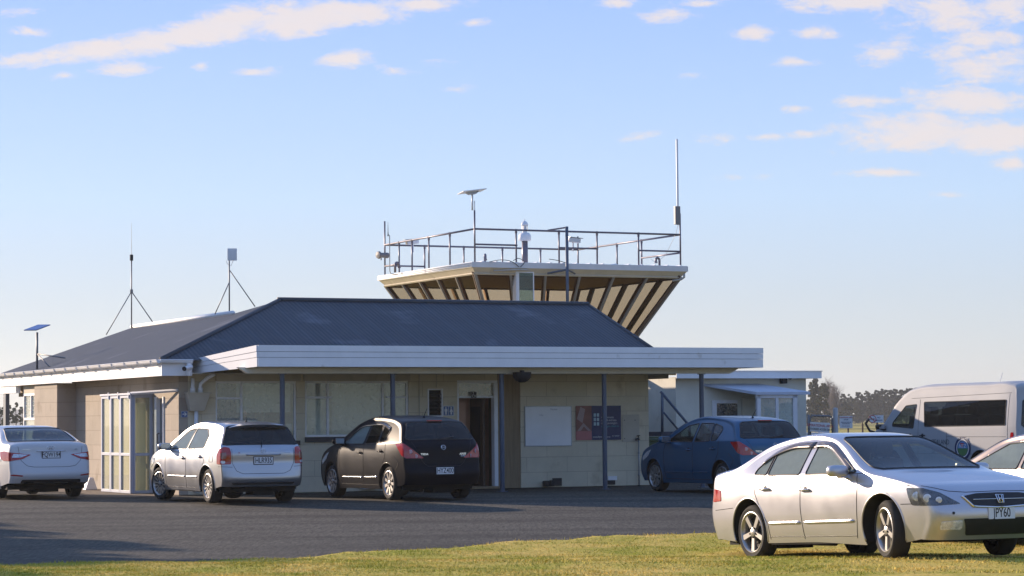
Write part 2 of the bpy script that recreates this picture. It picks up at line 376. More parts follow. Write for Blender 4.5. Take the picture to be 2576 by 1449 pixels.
def make_body(d):
    s = Body(d); nz, nx, nv = s.nz, s.nx, s.nv
    keys = np.concatenate([s.sf[:-1], s.st, s.sr[1:]]); K = len(keys)
    tau = np.linspace(0, 1, nv+1); vv = 1-(1-tau)**1.8
    W0 = np.zeros((K, 2*nv+1, 3))
    for j, v in enumerate(vv):
        q = s.wrap(keys, v); W0[:, nv+j] = q; W0[:, nv-j] = q*np.array([1, -1, 1])
    verts = W0.reshape(-1, 3); nw = 2*nv+1
    idx = np.arange(K*nw).reshape(K, nw)
    wf = np.stack([idx[:-1, :-1], idx[:-1, 1:], idx[1:, 1:], idx[1:, :-1]], -1).reshape(-1, 4)
    kc = np.repeat(.5*(keys[:-1]+keys[1:]), nw-1)
    vs = np.concatenate([-vv[::-1], vv[1:]]); vc = np.tile(.5*(vs[:-1]+vs[1:]), K-1)
    # side (Coons patch in xz)
    Etop = herm(s.E, s.st); F_ = herm(s.E, s.sf); Rr = herm(s.E, s.sr)[::-1]
    sb = arc_s(s.B, 0, len(s.B)-1, nx+1); Bt = herm(s.B, sb); Bt[0] = F_[0]; Bt[-1] = Rr[0]
    u = np.linspace(0, 1, nx+1)[:, None, None]; v = np.linspace(0, 1, nz+1)[None, :, None]
    G = (1-v)*Bt[:, None]+v*Etop[:, None]+(1-u)*F_[None]+u*Rr[None]-((1-u)*(1-v)*Bt[0]+u*(1-v)*Bt[-1]+(1-u)*v*Etop[0]+u*v*Etop[-1])
    X = G[..., 0].copy(); Z = G[..., 1].copy()
    polys = [np.array(roundpoly(p, .035)) for p, _ in d['glass']]
    arches = []
    for ax in (d['wb']/2, -d['wb']/2):
        a = np.linspace(0, 2*np.pi, 72, endpoint=False); ra = d['ra']
        arches.append(np.stack([ax+ra*np.cos(a), d['R']+d.get('arch_up', .01)+ra*np.sin(a)], 1))
    cell = .55*max(4.5/nx, .018)
    for P in polys+arches:
        A = P; Bq = np.roll(P, -1, 0)
        best = np.full(X.shape, 9.); bx = X.copy(); bz = Z.copy()
        for a, b in zip(A, Bq):
            ab = b-a; l2 = ab@ab
            if l2 < 1e-12: continue
            t = np.clip(((X-a[0])*ab[0]+(Z-a[1])*ab[1])/l2, 0, 1); qx = a[0]+t*ab[0]; qz = a[1]+t*ab[1]
            dd = np.hypot(X-qx, Z-qz); m = dd < best; best[m] = dd[m]; bx[m] = qx[m]; bz[m] = qz[m]
        m = best < cell; m[:, -1] = False; m[0] = False; m[-1] = False; m[:, 0] = False
        X[m] = bx[m]; Z[m] = bz[m]
    Y = s.W(X, Z)
    side_i = np.arange((nx+1)*(nz+1)).reshape(nx+1, nz+1)
    sf = np.stack([side_i[:-1, :-1], side_i[1:, :-1], side_i[1:, 1:], side_i[:-1, 1:]], -1).reshape(-1, 4)
    sv = np.stack([X, Y, Z], -1).reshape(-1, 3)
    cx = sv[sf][:, :, 0].mean(1); cz = sv[sf][:, :, 2].mean(1)
    tag = np.zeros(len(sf), int)
    for i, P in enumerate(polys): tag[inside(P, cx, cz)] = i+1
    for P in arches: tag[inside(P, cx, cz)] = -1
    # wrap glass
    wt_ = np.zeros(len(wf), int)
    for gi, (k0, k1, vb0, vb1, rr_) in enumerate(d['wglass']):
        f = (kc-k0)/(k1-k0); lim = vb0+(vb1-vb0)*f
        e = np.clip(np.minimum(f, 1-f)/rr_, 0, 1); lim = lim*(1-.10*(1-e)**2)
        wt_[(kc > k0) & (kc < k1) & (np.abs(vc) < lim)] = gi+1
    s.keys = keys
    return s, verts, wf, wt_, sv, sf, tag, polys, arches
def sub(verts, faces):
    u, inv = np.unique(faces, return_inverse=True); return verts[u], inv.reshape(faces.shape)
def raw_obj(name, v, f, m, parent, merge=0, smooth=True):
    me = bpy.data.meshes.new(name); me.from_pydata(np.asarray(v).tolist(), [], np.asarray(f).tolist())
    bm = bmesh.new(); bm.from_mesh(me)
    if merge: bmesh.ops.remove_doubles(bm, verts=bm.verts, dist=merge)
    bmesh.ops.recalc_face_normals(bm, faces=bm.faces)
    bm.to_mesh(me); bm.free()
    me.polygons.foreach_set('use_smooth', [smooth]*len(me.polygons)); me.materials.append(m); me.update()
    o = bpy.data.objects.new(name, me); COL.objects.link(o); o.parent = parent; MW[o.name] = MW[parent.name]
    return o
class Car:
    def __init__(s, name, label, cat, d, T, group=None):
        s.root = thing(name, label, cat, T, group); s.d = d
        s.S, v, wf, wtg, sv, sf, tag, polys, arches = make_body(d)
        P = d['paint']
        side2 = sv*np.array([1, -1, 1])
        n0 = len(v); n1 = n0+len(sv)
        allv = np.concatenate([v, sv, side2]); keep = sf[tag == 0]
        faces = np.concatenate([wf[wtg == 0], keep+n0, keep[:, ::-1]+n1])
        vv, ff = sub(allv, faces)
        s.body = raw_obj('body', vv, ff, P, s.root, merge=2e-4)
        fl = np.concatenate([wf, sf+n0, sf[:, ::-1]+n1])
        s.bvh = BVHTree.FromPolygons([tuple(p) for p in allv], [tuple(f) for f in fl])
        for gi, gname in enumerate(d['wnames']):
            a, b = sub(v, wf[wtg == gi+1]); raw_obj(gname, a, b, M[d['wmats'][gi]], s.root)
        for sgn, arr in ((1, sv), (-1, side2)):
            for i, (p, mm) in enumerate(d['glass']):
                if sgn == d.get('farside', 0) and mm == 'carglasslight': mm = 'carglass'  # the glare film is left off the side away from the sun
                a, b = sub(arr, sf[tag == i+1]); raw_obj('side_window', a, b, M[mm], s.root)
        tr = MB()
        for sgn in (1, -1):
            for P_ in polys:
                tr.tube([(x, sgn*(s.S.W(x, z)+.001), z) for x, z in P_], .011, 5, closed=True)
        for (k0, k1, vb0, vb1, rr_) in d['wglass']:
            pts = []
            fs = np.linspace(0, 1, 14)
            for f in fs:
                e = min(min(f, 1-f)/rr_, 1); pts.append((k0+(k1-k0)*f, (vb0+(vb1-vb0)*f)*(1-.10*(1-e)**2)))
            loop = pts+[(k1, t) for t in np.linspace(pts[-1][1], -pts[-1][1], 14)[1:-1]]+[(a, -b) for a, b in pts[::-1]]+[(k0, t) for t in np.linspace(-pts[0][1], pts[0][1], 14)[1:-1]]
            q = s.S.wrap([a for a, b in loop], [b for a, b in loop]); tr.tube([tuple(p) for p in q], .013, 5, closed=True)
        tr.build('window_trim', M['plastic'], s.root, smooth=True)
        # arch lips, wells, underbody
        hw = d['w']
        for P_ in arches:
            lowz = d['B'][0][1]
            pts = [(x, z) for x, z in P_ if z > lowz-.02]; i0 = max(range(len(P_)), key=lambda i: (P_[i][1] <= lowz-.02)*1000+i) if any(P_[:, 1] <= lowz-.02) else 0
            q = list(P_[i0:])+list(P_[:i0]); q = [p for p in q if p[1] > lowz-.02]
            for sgn in (1, -1):
                lip = MB(); well = MB(); lip.tube([(x, sgn*(s.S.W(x, z)-.004), z) for x, z in q], .011, 6)
                outer = [(x, sgn*(s.S.W(x, z)-.006), z) for x, z in q]; inner = [(x, sgn*(hw-.33), z) for x, z in q]
                n = len(q); well.add(outer+inner, [(i, i+1, n+i+1, n+i) for i in range(n-1)]+[tuple(range(n, 2*n))]); lip.build('arch_lip', P, s.root, smooth=True); well.build('wheel_well', M['under'], s.root)
        und = MB(); xs = [p[0] for p in d['B']]
        zb = d['B'][1][1]
        r_ = d['ra']+.02; hb = d['wb']/2
        for a, b, hh in ((max(xs)-.12, hb+r_, hw-.12), (hb-r_, -hb+r_, hw-.06), (-hb-r_, min(xs)+.12, hw-.12)): und.box(b, a, -hh, hh, zb-.01, zb+.07)
        und.box(-hb-r_, hb+r_, -hw+.34, hw-.34, zb+.0, zb+.08)
        und.box(-hb-r_-.1, -hb-r_+.3, -.3, .1, zb-.07, zb); und.tube([(-hb+.1, .3, zb-.03), (min(xs)+.1, .35, zb-.02)], .03)
        und.build('underbody', M['under'], s.root)
        s.interior(); s.lines()
        for i, (sx, sy) in enumerate(((1, 1), (1, -1), (-1, 1), (-1, -1))): s.wheel(sx, sy)
        s.mirrors(); s.handles()
    def ray(s, o, dr):
        h, n, i, dist = s.bvh.ray_cast(Vector(o), Vector(dr).normalized(), 10)
        return (h, n) if h else (None, None)
    def decal(s, name, poly, view, m, off=.006, parent=None, rnd=.02, step=.03, both=False, build=True):
        # poly in the plane seen along view: 'rear' (y,z), 'front' (y,z), 'side' (x,z), 'diagR' etc given as (dir, origin_fn)
        poly = roundpoly(poly, rnd, 3) if rnd else poly
        pts = np.array(poly); x0, z0 = pts.min(0); x1, z1 = pts.max(0)
        bm = bmesh.new(); bv = [bm.verts.new((p[0], p[1], 0)) for p in poly]; bm.faces.new(bv)
        for k in range(1, int((x1-x0)/step)+1):
            bmesh.ops.bisect_plane(bm, geom=bm.verts[:]+bm.edges[:]+bm.faces[:], plane_co=(x0+k*step, 0, 0), plane_no=(1, 0, 0))
        for k in range(1, int((z1-z0)/step)+1):
            bmesh.ops.bisect_plane(bm, geom=bm.verts[:]+bm.edges[:]+bm.faces[:], plane_co=(0, z0+k*step, 0), plane_no=(0, 1, 0))
        bm.verts.ensure_lookup_table(); bm.verts.index_update()
        P2 = [(v.co.x, v.co.y) for v in bm.verts]; F = [tuple(v.index for v in f.verts) for f in bm.faces]; bm.free()
        P3 = [s.onto(p, view, off) for p in P2]
        inner = [s.onto(p, view, -.012) for p in P2]
        bad = [i for i, p in enumerate(P3) if p is None]
        F = [f for f in F if not any(i in bad for i in f)]
        P3 = [p if p is not None else (0, 0, 0) for p in P3]; inner = [p if p is not None else (0, 0, 0) for p in inner]
        n = len(P3); ec = {}
        for f in F:
            for a, b in zip(f, f[1:]+f[:1]): ec[(a, b)] = 1
        rim = [(a, b, b+n, a+n) for (a, b) in ec if (b, a) not in ec]
        mb = MB(); mb.add(P3+inner, F+rim)
        return mb.build(name, m, parent or s.root, smooth=50) if build else mb
    def onto(s, p, view, off):
        a, b = p
        if view == 'rear': o, dr = (-6, a, b), (1, 0, 0)
        elif view == 'front': o, dr = (6, a, b), (-1, 0, 0)
        elif view == 'left': o, dr = (a, 4, b), (0, -1, 0)
        elif view == 'right': o, dr = (a, -4, b), (0, 1, 0)
        elif view == 'top': o, dr = (a, b, 5), (0, 0, -1)
        else: o, dr = view(a, b)
        h, n = s.ray(o, dr)
        if h is None: return None
        dv = Vector(dr).normalized()
        if n.dot(dv) > 0: n = -n
        return tuple(h+n*off)
    def line(s, pts, view, r=.004, n=24, mb=None):
        q = []
        P = np.array(pts, float); c = np.concatenate([[0], np.cumsum(np.linalg.norm(np.diff(P, axis=0), axis=1))])
        for t in np.linspace(0, c[-1], max(n, int(c[-1]/.04))):
            o = s.onto((np.interp(t, c, P[:, 0]), np.interp(t, c, P[:, 1])), view, .0005)
            if o: q.append(o)
        if len(q) > 1: (mb or s.lm).tube(q, r, 5)
    def lines(s):
        s.lm = MB()
        for v in ('left', 'right'):
            for L_ in s.d.get('doors', []): s.line(L_, v)
        for L_ in s.d.get('rearlines', []): s.line(L_, 'rear')
        for L_ in s.d.get('frontlines', []): s.line(L_, 'front')
        if s.lm.v: s.lm.build('panel_gap', M['plateblack'], s.root)
    def interior(s):
        d = s.d; zb = d['seatz']; m = MB()
        def seat(x, y, w=.24, h=.62, head=True):
            m.box(x-.05, x+.45, y-w, y+w, zb-.12, zb+.02, bev=.05)
            T = Matrix.Translation((x, y, zb)) @ Matrix.Rotation(R(-14), 4, 'Y')
            m.box(-.12, .03, -w, w, 0, h, T, bev=.06)
            if head: m.box(-.09, .02, -.13, .13, h+.03, h+.21, T, bev=.05)
        if d.get('van'):
            for x in (1.2, .2, -.6, -1.4, -2.1):
                for y in (-.5, .1, .55): seat(x, y, .22, .7)
        else:
            fx = d.get('frontseat', -.15)
            seat(fx, .37); seat(fx, -.37)
            seat(fx-.85, .38, .3, .55); seat(fx-.85, -.38, .3, .55)
        m.build('seats', M['seat'], s.root, smooth=40)
        f = MB(); xs = [p[0] for p in d['B']]
        f.box(-d['wb']/2, d['wb']/2, -d['w']+.36, d['w']-.36, .3, .34)
        dx = d['dash']; f.box(dx[0], dx[1], -d['w']+.2, d['w']-.2, dx[2]-.3, dx[2], bev=.05)
        if 'shelf' in d: a, b, c = d['shelf']; f.box(a, b, -d['w']+.22, d['w']-.22, c-.05, c)
        f.build('dashboard', M['seat'], s.root)
        g = MB(); T = Matrix.Translation((dx[0]-.12, -.37, dx[2]-.02)) @ Matrix.Rotation(R(65), 4, 'Y')
        g.tube([(T @ Vector((.18*math.cos(a), .18*math.sin(a), 0)))[:] for a in np.linspace(0, 2*math.pi, 20, endpoint=False)], .014, 6, closed=True)
        g.build('steering_wheel', M['plastic'], s.root)
    def wheel(s, sx, sy):
        d = s.d; x = sx*d['wb']/2; r = d['R']; y = sy*(d['w']-.035); tw = .225
        T = Matrix.Translation((x, y, r)) @ (Matrix.Rotation(R(d.get('steer', 0)), 4, 'Z') if sx > 0 else Matrix.Identity(4)) @ (Matrix.Identity(4) if sy > 0 else Matrix.Rotation(math.pi, 4, 'Z'))
        rr = d['rim']
        wroot = bpy.data.objects.new('wheel', None); COL.objects.link(wroot); wroot.parent = s.root; wroot.matrix_local = T; wroot.empty_display_size = .1
        MW[wroot.name] = MW[s.root.name] @ T
        t = MB(); t.lathe([(rr-.005, -.03), (rr+.01, -.008), (rr+(r-rr)*.5, .0), (r-.025, -.012), (r-.006, -.03), (r, -.06), (r, -tw+.06), (r-.01, -tw+.02), (rr+.03, -tw), (rr-.01, -tw+.02)], axis='y', n=48)
        for k in range(3): t.lathe([(r+.001, -.07-k*.035), (r-.006, -.075-k*.035), (r+.001, -.08-k*.035)], axis='y', n=48)
        t.build('tyre', M['tyre'], wroot, smooth=40)
        q = MB(); q.lathe([(rr, -.022), (rr+.006, -.010), (rr-.004, -.006), (rr-.018, -.016), (rr-.03, -.06), (rr-.035, -.17)], axis='y', n=48)
        ns = d['spokes']; wk = d.get('spokew', .05)
        for k in range(ns):
            a = 2*math.pi*k/ns+.3
            A = Matrix.Rotation(a, 4, 'Y')
            w0, w1 = wk*.75, wk
            if d.get('paired'): w0, w1 = wk*.5, wk*.6
            L0, L1 = .03, rr-.012
            pts = [(L0, -.03, -w0/2), (L1, -.018, -w1/2), (L1, -.018, w1/2), (L0, -.03, w0/2), (L0, -.065, -w0/2), (L1, -.05, -w1/2), (L1, -.05, w1/2), (L0, -.065, w0/2)]
            q.add([(A @ Vector(p))[:] for p in pts], [(0, 1, 2, 3), (4, 7, 6, 5), (0, 4, 5, 1), (1, 5, 6, 2), (2, 6, 7, 3), (3, 7, 4, 0)])
        q.lathe([(0, -.012), (.03, -.014), (.055, -.024), (.06, -.06)], axis='y', n=24)
        q.build('rim', M[d.get('rimmat', 'alloy')], wroot, smooth=40)
        h = MB(); h.lathe([(rr-.03, -.1), (.0, -.1)], axis='y', n=32); h.lathe([(.13, -.085), (.05, -.08), (0, -.08)], axis='y', n=24)
        for k in range(5):
            a = 2*math.pi*k/5+.3+math.pi/5; h.lathe([(0, -.012), (.011, -.012), (.011, -.05)], (.058*math.cos(a), 0, .058*math.sin(a)), 'y', 8)
        h.build('brake_disc', M['alloydark'], wroot)
    def mirrors(s):
        d = s.d; mx, mz = d['mirror']
        for sy in (1, -1):
            y = float(s.S.W(mx, mz)); m = MB()
            T = Matrix.Translation((mx, sy*(y+.14), mz+.03))
            n1, n2 = 12, 20; V = []
            for i in range(n1+1):
                th = math.pi*i/n1-math.pi/2
                for j in range(n2):
                    ph = 2*math.pi*j/n2; f = lambda c_, e: math.copysign(abs(c_)**e, c_)
                    V.append(T @ Vector((.075*f(math.cos(th), .5)*f(math.cos(ph), .6)*(1 if math.cos(ph) > 0 else .75), .135*f(math.cos(th), .5)*f(math.sin(ph), .6), .008+.066*f(math.sin(th), .7))))
            m.add([v_[:] for v_ in V], [(i*n2+j, i*n2+(j+1) % n2, (i+1)*n2+(j+1) % n2, (i+1)*n2+j) for i in range(n1) for j in range(n2)])
            m.box(-.05, .04, -.15 if sy > 0 else .02, -.02 if sy > 0 else .15, -.075, -.03, T, bev=.02)
            o = m.build('wing_mirror', d.get('mirrormat', d['paint']), s.root, smooth=50)
            g = MB(); g.box(-.062, -.056, -.09, .09, -.04, .065, T, bev=.002); g.build('mirror_glass', M['chrome'], o)
    def handles(s):
        for sgn in (1, -1):
            for (x, z) in s.d.get('handles', []):
                m = MB(); y = float(s.S.W(x, z)); ys = sgn*(y+.028)
                m.tube([(x+.09, sgn*(y+.004), z), (x+.075, ys, z), (x, ys+sgn*.004, z+.002), (x-.075, ys, z), (x-.09, sgn*(y+.004), z)], .013, 8)
                m.build('door_handle', s.d.get('handlemat', s.d['paint']), s.root, smooth=True)
                c = MB(); c.lathe([(0, 0), (.035, .001), (.042, .004)], (x+.0, sgn*(y+.0015), z), 'y', 16, ); c.build('handle_recess', M['plastic'], s.root)
    def molding(s, segs, r=.018, m=None):
        for sgn in (1, -1):
            for x0, x1, z0, z1 in segs:
                b = MB(); P = []
                for t in np.linspace(0, 1, 20):
                    x = x0+(x1-x0)*t; z = z0+(z1-z0)*t; P.append((x, sgn*(float(s.S.W(x, z))+.004), z))
                b.tube(P, [r*.6]+[r]*18+[r*.6], 8); b.build('side_moulding', m or s.d['paint'], s.root, smooth=True)
    def plate(s, text, view, y, z, off=.012, sz=(.36, .125), surround=False, invert=False):
        o, dr = ((-6, y, z), (1, 0, 0)) if view == 'rear' else ((6, y, z), (-1, 0, 0))
        h, n = s.ray(o, dr); sg = -1 if view == 'rear' else 1
        x = h.x+sg*off
        hs = [s.ray((o[0], y+a, z+b), dr)[0] for a in (-.17, 0, .17) for b in (-.05, 0, .05)]; x = sg*max(sg*q.x for q in hs if q)+sg*.006
        T = face_T((x, y, z), (0, sg, 0), (0, 0, 1))
        b = MB(); b.box(-sz[0]/2, sz[0]/2, -sz[1]/2, sz[1]/2, -.008, .004, T, bev=.003); p = b.build('number_plate', M['platewhite'], s.root)
        if surround:
            b = MB(); b.box(-sz[0]/2-.014, sz[0]/2+.014, -sz[1]/2-.014, sz[1]/2+.014, -.012, .001, T, bev=.004); b.build('plate_surround', M['plateblack'], s.root)
        t = text_mb(text, .135, T @ Matrix.Translation((0, 0, .005)), depth=.0008, sx=.74, bold=.0012)
        v = np.array(t.v); t.build('plate_lettering', M['plateblack'], p)
        return p
    def badge(s, text, view, y, z, size, m, sx=1.0, name='badge_lettering', bold=.0, shear=0):
        o, dr, sg = ((-6, y, z), (1, 0, 0), -1) if view == 'rear' else ((6, y, z), (-1, 0, 0), 1)
        h, n = s.ray(o, dr)
        if n.dot(Vector(dr)) > 0: n = -n
        zax = n.normalized(); xax = Vector((0, 0, 1)).cross(zax).normalized(); T = face_T(h+zax*.006, xax, zax.cross(xax))
        text_mb(text, size, T, depth=.003, sx=sx, bold=bold, shear=shear).build(name, m, s.root)
        return T
    def Tat(s, view, y, z, off=.006):
        o, dr = ((-6, y, z), (1, 0, 0)) if view == 'rear' else ((6, y, z), (-1, 0, 0))
        h, n = s.ray(o, dr)
        if n.dot(Vector(dr)) > 0: n = -n
        zax = n.normalized(); xax = Vector((0, 0, 1)).cross(zax).normalized(); return face_T(h+zax*off, xax, zax.cross(xax))
def ellipse(rx, ry, n=28, a0=0): return [(rx*math.cos(a0+2*math.pi*k/n), ry*math.sin(a0+2*math.pi*k/n), 0) for k in range(n)]
def emb(car, T, loops, r, name='emblem', m=None):
    b = MB()
    for L_, closed in loops: b.tube([(T @ Vector(p))[:] for p in L_], r, 6, closed=closed)
    return b.build(name, m or M['chrome'], car.root, smooth=True)

def wiper(car, view, y0, z0, y1, z1):
    b = MB(); q = [car.onto((y0+(y1-y0)*t, z0+(z1-z0)*t), view, .02) for t in np.linspace(0, 1, 8)]
    b.tube([p for p in q if p], .009, 6); b.build('wiper', M['plastic'], car.root)
def aerial(car, x, y, lean=-.12, L_=.22):
    h, n = car.ray((x, y, 5), (0, 0, -1)); b = MB()
    b.tube([h, h+Vector((0, 0, .03))], [.028, .014], 10); b.tube([h+Vector((0, 0, .03)), h+Vector((lean, 0, .03+L_))], [.007, .004], 6)
    b.build('roof_aerial', M['plastic'], car.root, smooth=True)

P_SILVER = paint('silver_paint', (.41, .425, .46), .9, .29)
P_SILVER2 = paint('champagne_silver_paint', (.50, .50, .54), .74, .28)
P_BLACK = paint('black_paint', (.003, .004, .009), .0, .30, .05)
P_BLACK.node_tree.nodes['Principled BSDF'].inputs['Specular IOR Level'].default_value = .11
P_BLUE = paint('metallic_blue_paint', (.012, .085, .175), .4, .30, .4)
P_WHITE = paint('white_paint', (.60, .60, .61), .0, .28)
P_BEIGE = paint('beige_metallic_paint', (.50, .40, .33), .8, .30)
P_VAN = paint('van_white_paint', (.41, .42, .43), .0, .5, .1)
P_VAN.node_tree.nodes['Principled BSDF'].inputs['Specular IOR Level'].default_value = .25

def pose(x, y, deg, z=0.0, pitch=0.0, sc=(1, 1, 1)):
    return Matrix.Translation((x, y, z)) @ Matrix.Rotation(R(deg), 4, 'Z') @ Matrix.Rotation(R(-pitch), 4, 'Y') @ Matrix.Diagonal((*sc, 1))

def car_accord():
    d = dict(wb=2.74, w=.91, R=.326, ra=.388, rim=.240, arch_up=.018, farside=1, spokes=5, spokew=.062, steer=-14, lugs=True, kf=4, kr=13, x1=1.1, x0=-1.3, tf=.13, tr=.10, tum=.62, tcur=.25,
        belt=[(-2.5, 1.0), (-1.6, 1.0), (.9, .95), (2.4, .85)], shoulder=.045, paint=P_SILVER2,
        C=[(2.22, .20), (2.36, .42), (2.345, .60), (2.30, .70), (2.21, .765), (1.90, .845), (1.50, .93), (1.21, .985), (.16, 1.40), (-.20, 1.452), (-.72, 1.438), (-1.12, 1.375), (-1.78, 1.125), (-2.15, 1.085), (-2.36, 1.05), (-2.43, .80), (-2.47, .55), (-2.38, .24)],
        E=[(1.98, .22), (2.10, .42), (2.08, .58), (2.02, .68), (1.97, .74), (1.72, .82), (1.40, .875), (1.15, .91), (.02, 1.35), (-.25, 1.385), (-.72, 1.370), (-1.12, 1.305), (-1.78, 1.01), (-1.98, .985), (-2.07, .94), (-2.12, .78), (-2.17, .55), (-2.11, .25)],
        nk=[3, 3, 3, 3, 3.5, 4, 4, 4, 4.5, 4.5, 4.5, 4.5, 4.5, 4, 3.5, 3, 3, 3],
        B=[(1.98, .22), (1.75, .19), (0, .20), (-1.75, .22), (-2.11, .25)],
        glass=[([(.86, .975), (.52, 1.13), (.04, 1.318), (-.16, 1.335), (-.16, .975)], 'carglasslight'), ([(-.29, .978), (-.29, 1.335), (-.72, 1.325), (-.96, 1.262), (-.96, .99)], 'carglasslight'), ([(-1.0, .995), (-1.0, 1.245), (-1.24, 1.07), (-1.26, 1.005)], 'carglasslight')],
        wglass=[(7.06, 7.95, .86, .93, .12), (11.08, 11.93, .86, .88, .12)], wnames=['windscreen', 'rear_window'], wmats=['carglass', 'carglassmid'],
        doors=[[(.90, .95), (.93, .80), (.90, .42), (.86, .24)], [(-.22, .96), (-.23, .6), (-.20, .24)], [(-1.16, .98), (-1.22, .80), (-1.10, .62), (-.95, .42), (-.93, .24)], [(.86, .265), (-.95, .27)], [(1.95, .60), (1.72, .60)], [(-1.72, .62), (-2.18, .60)], [(1.0, .955), (-1.35, .985)]],
        frontlines=[[(-.86, .80), (-.62, .725), (-.42, .708), (0, .714), (.42, .708), (.62, .725), (.86, .80)]],
        handles=[(-.12, .80), (-.98, .83)], mirror=(.70, .955), seatz=.55, frontseat=-.10, dash=(.72, 1.12, .96), shelf=(-1.6, -1.1, 1.0))
    T = pose(4.30, 29.34, -62.7, -.184, 2.6, (1, 1, 1.025))
    c = Car('parked_car', 'silver sedan with headlights and five spoke wheels parked nose out on the grass', 'car', d, T)
    c.molding([(.84, -.18, .435, .43), (-.26, -.93, .43, .43)], .019)
    # front
    for sg in (1, -1):
        v = (lambda sg: (lambda a, b: ((a*.0+3.2, sg*(a), b), (-1, 0, 0))))(sg)
        dirn = Vector((-1, -sg*.9, 0)).normalized()
        def hv(a, b, sg=sg, dirn=dirn): return ((2.2, sg*.70, b)[0]-dirn.x*2+ (-dirn.y)*0, 0, 0), dirn
        perp = Vector((dirn.y, -dirn.x, 0))*sg
        def view(a, b, sg=sg, dirn=dirn, perp=perp):
            o = Vector((2.08, sg*.66, 0))-dirn*2+perp*a; return (o.x, o.y, b), dirn
        # a runs from the grille side (negative) out to the wing
        hp = [(-.27, .585), (.0, .572), (.27, .585), (.31, .68), (.33, .775), (.14, .765), (-.05, .71)]
        o = c.decal('headlight', hp, view, M['lampdark'], .006, step=.04)
        for (a, b, r) in ((.08, .655, .045), (-.04, .63, .035), (.20, .68, .05)):
            p = c.onto((a, b), view, .010)
            if p:
                m = MB(); zax = -dirn; xax = Vector((0, 0, 1)).cross(zax).normalized(); TT = face_T(Vector(p), xax, zax.cross(xax))
                m.lathe([(r, .0), (r*.8, .004), (r*.35, .001), (0, .003)], axis='z', n=20, T=TT); m.build('lamp_reflector', M['lampclear'], o, smooth=True)
        c.decal('fog_lamp', [(.50, .315), (.74, .315), (.75, .40), (.51, .41)] if sg > 0 else [(-.50, .315), (-.51, .41), (-.75, .40), (-.74, .315)], 'front', M['lampclear'], .006, step=.03)
    g = c.decal('grille', [(-.47, .665), (-.36, .56), (0, .545), (.36, .56), (.47, .665), (.30, .69), (0, .695), (-.30, .69)], 'front', M['plateblack'], .008, step=.05)
    b = MB()
    for lp in ([(-.49, .67), (-.37, .552), (0, .535), (.37, .552), (.49, .67)],):
        q = [c.onto((a, z), 'front', .012) for a, z in lp]; qq = []
        for i in range(len(q)-1):
            for t in np.linspace(0, 1, 8): 
                a = lp[i][0]+(lp[i+1][0]-lp[i][0])*t; z = lp[i][1]+(lp[i+1][1]-lp[i][1])*t; qq.append(c.onto((a, z), 'front', .010))
        b.tube(qq, .012, 6)
    for z in (.625,):
        b.tube([c.onto((a, z), 'front', .012) for a in np.linspace(-.36, .36, 16)], .005, 5)
    b.build('grille_bar', M['chrome'], g, smooth=True)
    Tb = c.Tat('front', 0, .625, .02)
    emb(c, Tb, [([(-.05, .045, 0), (-.035, -.045, 0), (.035, -.045, 0), (.05, .045, 0)], True), ([(-.024, .045, .004), (-.016, -.045, .004)], False), ([(.024, .045, .004), (.016, -.045, .004)], False), ([(-.02, 0, .004), (.02, 0, .004)], False)], .007)
    c.decal('lower_intake', [(-.50, .425), (-.42, .25), (.42, .25), (.50, .425)], 'front', M['plateblack'], .006, step=.06)
    c.plate('JPY60', 'front', -.0, .475)
    mb = MB(); p = c.onto((-.62, .49), 'front', .004); mb.lathe([(0, .004), (.014, .002), (.016, 0)], axis='z', n=12, T=c.Tat('front', -.62, .49)); mb.build('parking_sensor', M['plastic'], c.root)
    for sg, vw in ((1, 'left'), (-1, 'right')):
        c.decal('taillight', [(-2.23, .70), (-2.02, .71), (-2.03, .84), (-2.20, .86)], vw, M['red'], .006, step=.04)
    # window visors
    for sgn in (1, -1):
        for seg in ([(.72, 1.055), (.42, 1.205), (.06, 1.345), (-.21, 1.355)], [(-.24, 1.355), (-.72, 1.345), (-1.0, 1.27), (-1.15, 1.19)]):
            P = []; q = herm(seg, np.linspace(0, len(seg)-1, 16))
            n = len(q); inn = [(x, sgn*(float(c.S.W(x, z))+.006), z) for x, z in q]
            out = [(x-.015, sgn*(float(c.S.W(x, z-.06))+.03), z-.065) for x, z in q]
            m = MB(); m.add(inn+out, [(i, i+1, n+i+1, n+i) for i in range(n-1)]); o = m.build('window_visor', VISOR, c.root, smooth=True)
            so = o.modifiers.new('thick', 'SOLIDIFY'); so.thickness = .004
    wiper(c, 'top', .88, .1, .88, .1) if False else None
    return c
VISOR = mat('smoked_visor', (.10, .075, .065), .2, .1, coat=.9)

